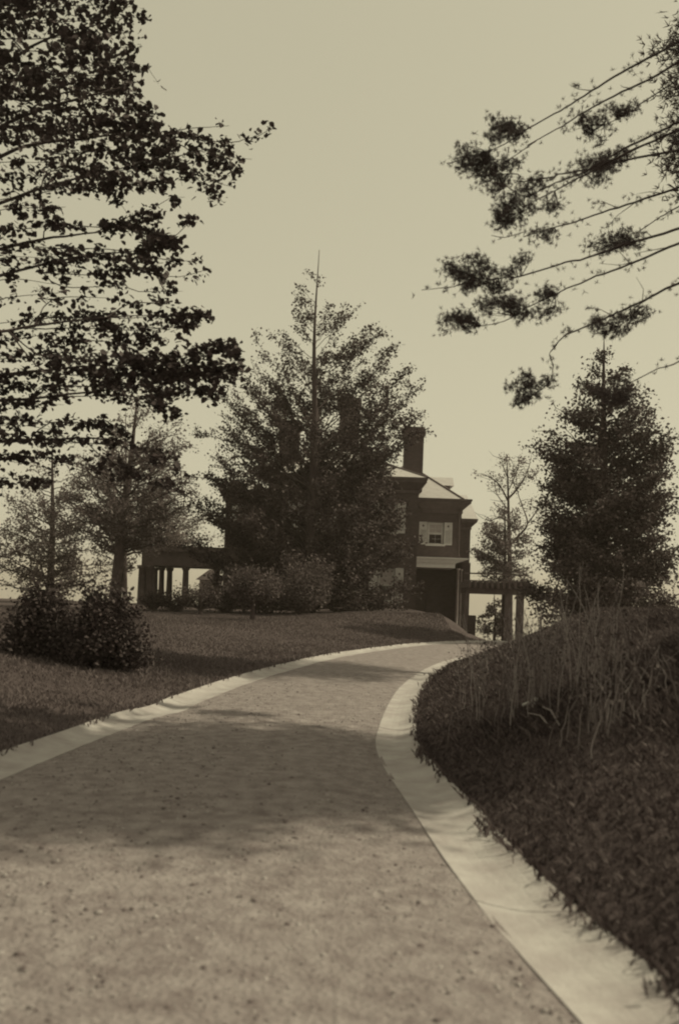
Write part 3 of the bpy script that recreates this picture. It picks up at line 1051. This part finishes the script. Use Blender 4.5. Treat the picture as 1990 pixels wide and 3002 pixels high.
crown_tree('garden_tree', 'bushy tree above the pergola below the bare branches', 'tree', (1480, 1810), (1475, 1470), prof, 54.0, 60, .3, .13, 7000, 'leaf_pale', 22, .16, sig=.15)
prof = [(1760, 10, 10), (1790, 35, 30), (1830, 50, 45), (1860, 55, 50)]
crown_tree('small_conifer', 'small pointed conifer seen under the pergola beam', 'tree', (1450, 1880), (1450, 1735), prof, 60.0, 40, -.1, .13, 2600, 'dark_conifer', 23, .1, sig=.1)
prof = [(1010, 15, 20), (1080, 70, 80), (1190, 150, 140), (1260, 182, 170), (1340, 212, 190), (1420, 200, 210), (1500, 222, 215), (1600, 226, 220), (1700, 228, 220), (1790, 220, 215)]
crown_tree('evergreen_tree', 'dark dense evergreen tree at the right edge beyond the bank', 'tree', (1772, 1800), (1778, 985), prof, 36.0, 230, .45, .125, 62000, 'dark_conifer', 24, .28, sig=.16, twig=.3)

# ------------------------------------------------------------------ the near broad-leaved tree on the left
D0 = 14.0
r = np.random.default_rng(77)
tb = P(-300, 2000, D0 + .5)
tb[2] = H1(tb[0], D0) - .05
near = empty('broadleaf_tree', tb, 'large broad leafed tree reaching in dark from the left foreground', 'tree')
zt = 14.0
s = np.linspace(0, 1, 20)
tr = np.stack([tb[0] + .25 * np.sin(s * 5), tb[1] + .2 * np.cos(s * 4), tb[2] + s * zt], 1)
V, F = tubes([(tr, .26 * (1 - s) ** .7 + .03)], 12)
raw('trunk', V, F, 'bark', near, True)
sprays = [  # photo polyline, half spread in pixels, leaves
    ([(180, 350), (330, 362), (480, 362)], 22, 150), ([(160, 385), (330, 392), (480, 398)], 24, 170), ([(470, 400), (545, 376), (610, 371), (668, 370)], 5, 11),
    ([(480, 400), (560, 402), (610, 424), (672, 432)], 17, 62), ([(665, 415), (715, 402), (755, 392), (785, 374), (793, 358)], 7, 22), ([(600, 440), (672, 462), (738, 467)], 8, 20),
    ([(540, 430), (590, 465), (650, 495), (706, 510)], 18, 75), ([(440, 470), (540, 500), (600, 540), (648, 585)], 19, 75), ([(600, 520), (650, 540), (690, 550)], 12, 18),
    ([(160, 450), (317, 440), (410, 452), (520, 440)], 26, 190), ([(150, 500), (317, 500), (420, 488), (540, 480)], 24, 170), ([(150, 545), (317, 535), (430, 545), (495, 532)], 24, 150),
    ([(200, 540), (317, 560), (345, 585), (368, 618)], 16, 60), ([(380, 640), (450, 618), (500, 590), (545, 588)], 13, 34), ([(150, 660), (317, 665), (400, 650), (480, 628)], 17, 110),
    ([(340, 665), (400, 668), (455, 680)], 15, 60), ([(440, 705), (500, 700), (542, 660), (577, 634)], 13, 38), ([(420, 690), (480, 705), (505, 720)], 18, 40),
    ([(150, 730), (317, 735), (400, 742), (480, 716), (535, 730)], 20, 150), ([(160, 760), (317, 760), (400, 765), (450, 770)], 18, 85), ([(430, 755), (505, 768), (588, 767)], 8, 20),
    ([(400, 780), (500, 818), (560, 810), (613, 798)], 8, 24), ([(420, 755), (470, 798), (500, 832)], 12, 32), ([(150, 800), (317, 800), (390, 785), (450, 795)], 20, 80),
    ([(180, 840), (320, 838), (370, 838)], 14, 30), ([(380, 842), (470, 850), (540, 850)], 14, 16), ([(380, 890), (450, 885), (500, 885)], 11, 26), ([(160, 880), (310, 880), (345, 885)], 14, 26),
    ([(150, 930), (317, 930), (430, 928), (540, 925), (617, 930)], 17, 140), ([(150, 965), (317, 965), (420, 970), (500, 958), (585, 952)], 20, 150), ([(150, 1000), (317, 1000), (400, 1010), (490, 990)], 20, 110),
    ([(140, 1050), (317, 1050), (430, 1060), (560, 1040), (640, 1015), (690, 1005)], 24, 230), ([(140, 1090), (317, 1095), (450, 1100), (580, 1085), (700, 1075)], 26, 270),
    ([(140, 1130), (317, 1130), (450, 1130), (580, 1100), (715, 1112)], 22, 220), ([(150, 1165), (317, 1160), (430, 1165), (540, 1150), (660, 1152)], 20, 170), ([(380, 1165), (470, 1190), (535, 1222)], 15, 55),
    ([(640, 1030), (690, 1040), (705, 1080)], 10, 24), ([(150, 1240), (317, 1245), (360, 1260), (400, 1300)], 20, 75), ([(150, 1290), (330, 1300), (430, 1322), (515, 1338)], 18, 85),
    ([(300, 1340), (390, 1385), (470, 1415), (535, 1450)], 15, 60), ([(420, 1330), (490, 1360), (530, 1385)], 12, 28), ([(180, 1350), (310, 1370), (360, 1400)], 18, 40)]
for y in range(-70, 340, 42):                     # boughs carrying on above and beside the photograph
    xe = 470 - 90 * abs(math.sin(y * .05)) - max(0, 60 - y) * .7
    sprays.append(([(-80, y + 30), (130, y + 10), (300, y), (xe, y + r.uniform(-15, 25))], 24, 150))
for y in range(360, 1450, 52):
    sprays.append(([(-120, y + 30), (20, y + r.uniform(-10, 20)), (190, y + r.uniform(-20, 20))], 22, 60))
# main limbs
tw, LC, mains = [], [], []
for y0, pts_ in ((.62, [(-100, 250), (120, 120), (330, 60)]), (.56, [(-110, 420), (90, 330), (300, 270), (420, 230)]), (.52, [(-120, 520), (80, 430), (317, 400), (470, 398)]), (.47, [(-120, 640), (90, 560), (320, 500), (450, 475)]),
                 (.41, [(-120, 760), (100, 700), (320, 664), (400, 655)]), (.36, [(-120, 850), (110, 780), (320, 738), (430, 740)]), (.30, [(-120, 1010), (100, 960), (320, 935), (460, 930)]),
                 (.25, [(-130, 1130), (100, 1090), (320, 1075), (500, 1085)]), (.21, [(-130, 1200), (100, 1170), (320, 1150), (480, 1140)]), (.17, [(-140, 1320), (90, 1290), (300, 1290), (400, 1330)])):
    a = np.array([np.interp(y0 * zt, s * zt, tr[:, i]) for i in range(3)])
    dd_ = D0 + r.uniform(-1.0, 1.0)
    q = catmull([a] + [P(x, y, dd_ + r.normal() * .25) for x, y in pts_], .15)
    q[4:] += np.cumsum(r.normal(size=(len(q) - 4, 3)) * .006, axis=0)
    mains.append(q)
    tw.append((q, np.linspace(.042, .005, len(q))))
allm = np.concatenate(mains)
for pl, spread, cnt in sprays:
    D = D0 + r.uniform(-1.3, 1.3)
    pts = np.array([P(x, y, D + .25 * r.normal()) for x, y in pl])
    k = D / FPX
    a = allm[np.argmin(np.linalg.norm((allm - pts[0] + np.array([.25, 0, .1])) * np.array([1, .6, 1.2]), axis=1))]
    limb = catmull([a] + list(pts), .15)
    limb[2:] += np.cumsum(r.normal(size=(len(limb) - 2, 3)) * .005, axis=0)
    tw.append((limb, np.linspace(.011, .003, len(limb))))
    m = catmull(list(pts), .05)
    cnt = int(cnt * (3.2 if pl[-1][1] > 1000 else 2.35))
    # leaves sit in small sprigs along the twig
    ns_ = max(2, cnt // 6)
    sp0 = m[(r.uniform(0, 1, ns_) ** .85 * (len(m) - 1)).astype(int)]
    sp1 = sp0 + r.normal(size=(ns_, 3)) * np.array([.6, 1.3, .6]) * spread * k * .95
    for q in range(0, ns_, 2):
        tw.append((np.array([sp0[q], sp1[q]]), [.004, .0025]))
    w_ = r.integers(0, ns_, cnt)
    u = r.uniform(.25, 1.15, cnt)[:, None]
    LC.append(sp0[w_] * (1 - u) + sp1[w_] * u + r.normal(size=(cnt, 3)) * np.array([.055, .06, .04]))
V, F = tubes(tw, 5)
raw('branches', V, F, 'bark', near)
LC = np.concatenate(LC)
V, F = leaves(LC, .085, .5, .82, True, r)
raw('crown', V, F, 'leaf_near', near)
# the upper crown above the picture
ls, C = [], []
for k in range(46):
    h = r.uniform(9.2, 13.7)
    az = r.uniform(0, 6.283)
    R = min(3.3, (14.3 - h) * 1.3 + .5) * r.uniform(.6, 1)
    a = np.array([np.interp(h - .35 * R, s * zt, tr[:, i]) for i in range(3)])
    e = np.array([a[0] + math.cos(az) * R, a[1] + math.sin(az) * R, tb[2] + h])
    if e[2] < 10.6 and e[0] > -4.2 and e[1] < 16:
        continue
    m = a * .5 + e * .5 + r.normal(size=3) * .12
    ls.append((np.array([a, m, e]), [.035, .02, .006]))
    for q in range(int(9 * R)):
        u = r.uniform(.3, 1)
        b0 = a * (1 - u) + e * u
        b1 = b0 + r.normal(size=3) * np.array([.4, .4, .2])
        ls.append((np.array([b0, b1]), [.007, .003]))
        t_ = r.uniform(.2, 1.1, 15)[:, None]
        C.append(b0 * (1 - t_) + b1 * t_ + r.normal(size=(15, 3)) * .07)
V, F = tubes(ls, 5)
raw('upper_branches', V, F, 'bark', near)
V, F = leaves(np.concatenate(C), .10, .5, .82, False, r)
raw('upper_crown', V, F, 'leaf_near', near)

# ------------------------------------------------------------------ the pine on the right
r = np.random.default_rng(99)
DPN = 12.4
pb = np.array([6.5, 9.8, 0.0])
pb[2] = H1(pb[0], pb[1]) - .05
pine = empty('pine_tree', pb, 'tall pine sending open needled boughs in from the right edge', 'pine tree')
zt = 14.0
s = np.linspace(0, 1, 22)
ptr = np.stack([pb[0] + .12 * np.sin(s * 5), pb[1] + .1 * np.cos(s * 4), pb[2] + s * zt], 1)
V, F = tubes([(ptr, .27 * (1 - s) ** .8 + .02)], 12)
raw('trunk', V, F, 'bark', pine, True)
limbs = [
    ([(1628, 318), (1564, 357), (1474, 421), (1419, 443), (1350, 470), (1310, 478)], [(1465, 388, 55, 30, 46), (1385, 470, 55, 36, 60), (1430, 500, 30, 18, 20), (1500, 372, 30, 18, 16)]),
    ([(1628, 385), (1568, 421), (1496, 466), (1455, 490)], [(1490, 478, 34, 15, 18)]),
    ([(1628, 522), (1521, 511), (1414, 515), (1385, 508)], [(1430, 528, 34, 18, 18), (1470, 540, 24, 14, 10)]),
    ([(1628, 539), (1560, 571), (1526, 575), (1483, 549), (1462, 535)], [(1545, 545, 46, 24, 24), (1450, 560, 22, 14, 8)]),
    ([(1628, 564), (1568, 601), (1504, 639), (1474, 673)], [(1505, 612, 52, 34, 50), (1465, 640, 22, 20, 14), (1612, 614, 22, 14, 12)]),
    ([(1628, 667), (1543, 678), (1483, 695), (1440, 690)], [(1572, 685, 30, 12, 12), (1615, 695, 18, 12, 6)]),
    ([(1628, 778), (1504, 810), (1440, 819), (1397, 814), (1330, 840), (1235, 850)], [(1345, 795, 48, 24, 40), (1400, 765, 22, 26, 14), (1420, 838, 62, 18, 32), (1355, 846, 22, 14, 10), (1460, 790, 40, 18, 12), (1528, 755, 22, 20, 10)]),
    ([(1628, 861), (1547, 908), (1474, 938), (1372, 966)], [(1352, 936, 54, 24, 46), (1460, 888, 64, 24, 50), (1590, 858, 36, 14, 18), (1598, 922, 28, 22, 14), (1530, 930, 30, 14, 10)]),
    ([(1760, 930), (1660, 975), (1624, 1019), (1613, 1038), (1622, 1073), (1602, 1124), (1560, 1158), (1530, 1175)], [(1535, 1120, 38, 20, 26), (1548, 1170, 34, 22, 26), (1590, 1120, 22, 14, 10)]),
    ([(1950, 250), (1850, 320), (1740, 380)], [(1740, 360, 60, 30, 40), (1820, 320, 40, 22, 24)]),
    ([(1900, 420), (1800, 470), (1720, 520)], [(1730, 500, 60, 30, 44), (1800, 455, 40, 22, 24)]),
    ([(1930, 640), (1850, 700), (1760, 730)], [(1770, 715, 62, 30, 44), (1850, 690, 40, 22, 24)]),
    ([(1930, 860), (1840, 940), (1760, 980)], [(1780, 950, 62, 30, 44), (1860, 920, 40, 22, 24)]),
    ([(1920, 1080), (1850, 1130), (1780, 1170)], [(1790, 1150, 55, 30, 40)])]
tw, TC, TD = [], [], []
for pl, blobs in limbs:
    D = DPN + r.uniform(-1.2, 1.2)
    pts = np.array([P(x, y, D) for x, y in pl])
    sl = (pts[0, 2] - pts[1, 2]) / max(.1, abs(pts[0, 0] - pts[1, 0]))
    zq = np.clip(pts[0, 2] - pb[2] + np.clip(sl, -.05, .45) * .8 * (pb[0] - pts[0, 0]), .5, zt * .97)
    a = np.array([np.interp(zq, s * zt, ptr[:, i]) for i in range(3)])
    limb = catmull([a] + list(pts), .12)
    wk = np.cumsum(r.normal(size=(len(limb), 3)) * .008, axis=0)
    limb += wk - np.linspace(0, 1, len(limb))[:, None] * wk[-1]
    tw.append((limb, np.linspace(.028, .004, len(limb))))
    k = D / FPX
    for bx, by, rx, ry, cnt in blobs:
        c0 = P(bx, by, D)
        an = limb[np.argmin(np.linalg.norm(limb - (c0 + [rx * k * .8, 0, -ry * k * .3]), axis=1))]
        subs = []
        for q in range(max(7, int(cnt / 2.2))):
            ta, tr_ = r.uniform(0, 6.283), math.sqrt(r.uniform(.02, 1))
            e = c0 + np.array([math.cos(ta) * tr_ * rx * k * 1.2, r.normal() * .5 * max(rx, ry) * k, math.sin(ta) * tr_ * ry * k * 1.25])
            m0 = an * .5 + e * .5 + r.normal(size=3) * .035
            t_ = np.linspace(0, 1, 6)[:, None]
            pth = an * (1 - t_) ** 2 + 2 * m0 * t_ * (1 - t_) + e * t_ ** 2
            pth[1:] += r.normal(size=(5, 3)) * .008
            subs.append(pth)
            tw.append((pth, np.linspace(.0045, .0018, 6)))
        for q in range(int(cnt * 5.2)):
            pth = subs[r.integers(0, len(subs))]
            u_ = r.uniform(.45, 1.03) ** .6 * 5
            i0 = max(0, min(4, int(u_)))
            c = pth[i0] * (1 - (u_ - i0)) + pth[i0 + 1] * (u_ - i0) + r.normal(size=3) * np.array([.05, .05, .035])
            TC.append(c)
            TD.append(np.array([-.25, 0, .5]) + r.normal(size=3) * .3)
    no = len(limb) * 55 // 100
    for q in range(2 * (len(limb) - no)):           # needles along the outer limb
        TC.append(limb[r.integers(no, len(limb))] + r.normal(size=3) * np.array([.05, .07, .055]))
        TD.append(np.array([-.4, 0, .4]) + r.normal(size=3) * .3)
    for q in range(8):                          # side shoots off the bare part of the limb
        i0 = r.integers(3, max(5, len(limb) * 2 // 3))
        e = limb[i0] + np.array([-r.uniform(.1, .45), r.normal() * .2, r.normal() * .16])
        tw.append((np.array([limb[i0], limb[i0] * .5 + e * .5 + r.normal(size=3) * .03, e]), [.006, .004, .002]))
        if r.uniform() < .5:
            for t_ in r.uniform(.5, 1.02, 7):
                TC.append(limb[i0] * (1 - t_) + e * t_ + r.normal(size=3) * .015)
                TD.append((e - limb[i0]) + np.array([0, 0, .2]))
# the crown above and beyond the picture
TC2, TD2 = [], []
for k in range(330):
    h = r.uniform(5.6, 12.6)
    az = r.uniform(0, 6.283)
    far_ = k >= 260
    R = float(np.interp(h, [5, 7, 9, 11, 13], [1.9, 2.8, 3.0, 2.4, .6])) * r.uniform(.6, 1) * (1.45 if far_ else 1)
    a = np.array([np.interp(h - .3, s * zt, ptr[:, i]) for i in range(3)])
    e = a + np.array([math.cos(az) * R, math.sin(az) * R * .85, .3 + .1 * R])
    if e[0] - .2 < e[1] * .40 and e[2] < 1.5 + e[1] * .66:
        continue
    tw.append((np.array([a, a * .5 + e * .5 + [0, 0, -.1], e]), [.03, .02, .006]))
    for q in range(int((44 if far_ else 80) * R)):
        u = r.uniform(.2, 1.05)
        TC2.append(a * (1 - u) + e * u + r.normal(size=3) * np.array([.24, .24, .12]))
        TD2.append(np.array([math.cos(az), math.sin(az), .6]))
V, F = tubes(tw, 5)
raw('boughs', V, F, 'bark', pine)
TC, TD = np.array(TC), np.array(TD)
V, F = needles(TC, TD, 18, .055, .0046, r)
raw('needles', V, F, 'needle', pine)
V, F = needles(np.array(TC2), np.array(TD2), 5, .17, .024, r)
raw('upper_needles', V, F, 'needle', pine)


def tall_pine(x, y, h0, h1, R0, seed, label):
    r = np.random.default_rng(seed)
    b = np.array([x, y, H1(x, y) - .05])
    o = empty('pine_tree', b, label, 'pine tree')
    s = np.linspace(0, 1, 16)
    tr = b + np.stack([.15 * np.sin(s * 4 + seed), .12 * np.sin(s * 5), s * h1], 1)
    V, F = tubes([(tr, .25 * (1 - s) ** .8 + .02)], 10)
    raw('trunk', V, F, 'bark', o, True)
    tw, C, Dn = [], [], []
    for k in range(170):
        h = r.uniform(h0, h1 - .3)
        az = r.uniform(0, 6.283)
        R = R0 * r.uniform(.55, 1) * min(1, (h1 - h) / 2.2 + .25) * (1 + .2 * math.sin(3 * az + h))
        a = np.array([np.interp(h, s * h1, tr[:, i]) for i in range(3)])
        e = a + np.array([math.cos(az) * R, math.sin(az) * R, .2 + .1 * R])
        tw.append((np.array([a, a * .5 + e * .5 + [0, 0, -.12], e]), [.03, .018, .005]))
        for q in range(int(48 * R)):
            u = r.uniform(.25, 1.05)
            C.append(a * (1 - u) + e * u + r.normal(size=3) * np.array([.22, .22, .1]))
            Dn.append(np.array([math.cos(az), math.sin(az), .5]))
    V, F = tubes(tw, 5)
    raw('boughs', V, F, 'bark', o)
    V, F = needles(np.array(C), np.array(Dn), 5, .17, .024, r)
    raw('needles', V, F, 'needle', o)


tall_pine(9.1, 21.0, 9.0, 14.6, 2.6, 5, 'second tall pine behind the first, its crown at the top right corner')



# ------------------------------------------------------------------ shrubs
def shrub(name, label, cat, px, py, D, rx, ry, nleaf, leaf, lm, seed, stem=0.0, group=None, stems=9, dome=False, low=-.15):
    """leafy bush; px, py = its foot in the photograph, rx, ry half width and height in photo pixels"""
    r = np.random.default_rng(seed)
    k = D / FPX
    b = P(px, py, D)
    b[2] = H1(b[0], D) - .03
    o = empty(name, b, label, cat, group)
    w, h = rx * k, ry * k
    ls, ends = [], []
    if stem:
        ls.append((np.array([b, b + [.03, 0, stem * .5], b + [0, .02, stem]]), [.11, .09, .08]))
    top = b + np.array([0, 0, stem])
    for q in range(stems * 5):
        th = r.uniform(0, 6.283)
        ph = math.acos(r.uniform(low, 1))
        rr = r.uniform(.5, 1.05) * (1 + .22 * math.sin(3 * th + seed) * math.sin(2 * ph + seed)) + (.35 if r.uniform() < .08 else 0)
        e = top + np.array([w * math.sin(ph) * math.cos(th), w * .9 * math.sin(ph) * math.sin(th), (h - stem) * max(.12, .5 + .5 * math.cos(ph))]) * np.array([rr, rr, .6 + .4 * rr])
        if dome:
            f_ = r.uniform(.04, 1) ** .9
            q_ = w * math.sqrt(1 - f_ ** 2 * .93) * r.uniform(.45, 1.1)
            e = top + np.array([q_ * math.cos(th), q_ * .9 * math.sin(th), h * f_ * r.uniform(.75, 1.15)])
        m = top * .5 + e * .5 + r.normal(size=3) * .08 * w
        m[2] -= .05 * h
        ls.append((np.array([top, m, e]), [.025, .014, .005]))
        ends.append((m, e))
    V, F = tubes(ls, 5)
    raw('stems', V, F, 'bark', o)
    pick = r.integers(0, len(ends), nleaf)
    A = np.array([q[0] for q in ends])[pick]
    B = np.array([q[1] for q in ends])[pick]
    u = r.beta(2.2, 1.2, nleaf)[:, None] * 1.12
    C = A * (1 - u) + B * u + r.normal(size=(nleaf, 3)) * .15 * min(w, h)
    C[:, 2] = np.maximum(C[:, 2], b[2] + stem * .6 + .04)
    V, F = leaves(C, leaf, .3, .7, False, r)
    raw('foliage', V, F, lm, o)
    return o


shrub('round_shrub', 'rounded shrub on a short bare stem in front of the house', 'shrub', 738, 1832, 34, 84, 140, 6000, .085, 'leaf_light', 41, .62)
shrub('round_shrub', 'largest rounded shrub on the lawn below the tall tree', 'shrub', 876, 1806, 40, 112, 160, 8000, .095, 'leaf_light', 42, .12)
shrub('low_shrub', 'small dark shrub on the lawn near the side porch', 'shrub', 585, 1812, 40, 62, 88, 2600, .085, 'leaf_mid', 43, .25)
for k, (px, w_, lb) in enumerate(((450, 45, 'low hedge clump at the left end of the side porch'), (515, 48, 'low hedge clump under the middle of the side porch'),
                                  (655, 40, 'low hedge clump between the small dark shrub and the stemmed shrub'))):
    shrub('hedge_clump', lb, 'hedge', px, 1800, 46, w_, 58, 1800, .10, 'leaf_mid', 50 + k)
shrub('loose_bush', 'loose leafy bush in the left foreground beside the lawn', 'bush', 300, 2015, 16.0, 135, 215, 11000, .07, 'leaf_near', 60, .03, stems=34, dome=True)
shrub('loose_bush', 'lower spreading bush at the far left of the lawn', 'bush', 120, 2030, 16.5, 120, 180, 7500, .075, 'leaf_near', 61, .03, stems=26, dome=True)
shrub('loose_bush', 'dark low bush beneath the house wall right of the tall tree', 'bush', 1010, 1800, 54, 100, 90, 3000, .11, 'leaf_mid', 62)


# cane shrubs on the right bank
def cane_shrub(label, px, py, D, n, hpx, fan, seed, nleaf=500, rad=.006, foot=.22):
    r = np.random.default_rng(seed)
    b = P(px, py, D)
    b[2] = H1(b[0], D) - .03
    o = empty('cane_shrub', b, label, 'shrub', 'cane shrubs on the right bank')
    k = D / FPX
    ls, pts = [], []
    for q in range(n):
        a = b + np.array([r.normal() * foot, r.normal() * foot, 0])
        a[2] = H1(a[0], a[1]) - .02
        L = hpx * k * r.uniform(.45, 1.05)
        ax, ay = r.normal() * fan, r.normal() * fan
        u = np.linspace(0, 1, 8)[:, None]
        c = a + np.concatenate([ax * L * u ** 1.7, ay * L * u ** 1.7, L * u * (1 - .25 * abs(ax) * u)], 1)
        c[1:] += r.normal(size=(7, 3)) * .008
        ls.append((c, np.linspace(rad, rad * .4, 8)))
        pts.append(c[3:])
        for j in range(2):
            i = r.integers(3, 7)
            e = c[i] + np.array([r.normal() * .1, r.normal() * .1, .16 * r.uniform(.5, 1.4)])
            ls.append((np.array([c[i], e]), [rad * .5, rad * .3]))
            pts.append(e[None])
    V, F = tubes(ls, 5)
    raw('canes', V, F, 'bark_pale', o)
    pts = np.concatenate(pts)
    C = pts[r.integers(0, len(pts), nleaf)] + r.normal(size=(nleaf, 3)) * .05
    V, F = leaves(C, .035, .2, .6, False, r)
    raw('leaves', V, F, 'leaf_shrub', o)
    return o


cane_shrub('tallest clump of thin upright canes on the right bank near the photograph edge', 1590, 2150, 9.3, 95, 350, .17, 71, 700, .006, .42)
cane_shrub('clump of thin canes higher on the bank left of the tallest canes', 1495, 2060, 11.2, 40, 200, .2, 72, 500, .005, .36)
cane_shrub('straggling canes at the top of the bank beneath the evergreen', 1610, 1985, 13.5, 30, 120, .3, 73, 500, .005)
cane_shrub('clump of pale canes in the near right grass, leaning out over the bank', 1780, 2260, 7.4, 40, 300, .22, 74, 400)
cane_shrub('thin low canes close above the gutter bend', 1400, 2005, 15.5, 22, 70, .35, 75, 300, .005)

# pale cut stump and fallen sticks among the canes
c = P(1563, 2045, 9.2)
c[2] = H1(c[0], c[1])
c2 = P(1563, 2045, 9.2)
hs = max(.1, c2[2] - c[2])
V, F = tubes([(np.array([c + [0, 0, -.05], c + [.02, 0, hs]]), [.028, .024]), (np.array([c + [.0, 0, hs * .8], c + [-.11, -.02, hs * .8 - .05]]), [.016, .013])], 8)
o = raw('cut_stump', V, F, 'cut_wood')
tag(o, 'pale cut stump end among the canes on the right bank', 'stump')
for k, (a, b_, lb) in enumerate((((1545, 2190), (1612, 2285), 'longer bare stick lying down the bank at lower right'), ((1585, 2200), (1635, 2262), 'shorter bare stick lying on the bank at the right photograph edge'))):
    A, B = P(*a, 8.6), P(*b_, 8.0)
    A[2], B[2] = H1(A[0], A[1]) + .12, H1(B[0], B[1]) + .03
    V, F = tubes([(np.array([A, A * .5 + B * .5 + [0, 0, .05], B]), [.007, .008, .006])], 6)
    tag(raw('fallen_stick', V, F, 'bark_pale'), lb, 'stick', 'sticks on the right bank')

# ------------------------------------------------------------------ the air
hz = MB().box(-699, 699, -299, 899, -75, 21).build('haze', 'soil')
tag(hz, kind='stuff')
hm = bpy.data.materials.new('pale_air')
hm.use_nodes = True
hn = hm.node_tree.nodes
hn.remove(hn['Principled BSDF'])
pv = hn.new('ShaderNodeVolumePrincipled')
pv.inputs['Color'].default_value = (0.9, 0.77, 0.66, 1)
pv.inputs['Density'].default_value = 0.0007
pv.inputs['Anisotropy'].default_value = 0.1
hm.node_tree.links.new(pv.outputs[0], hn['Material Output'].inputs['Volume'])
hz.data.materials.clear()
hz.data.materials.append(hm)
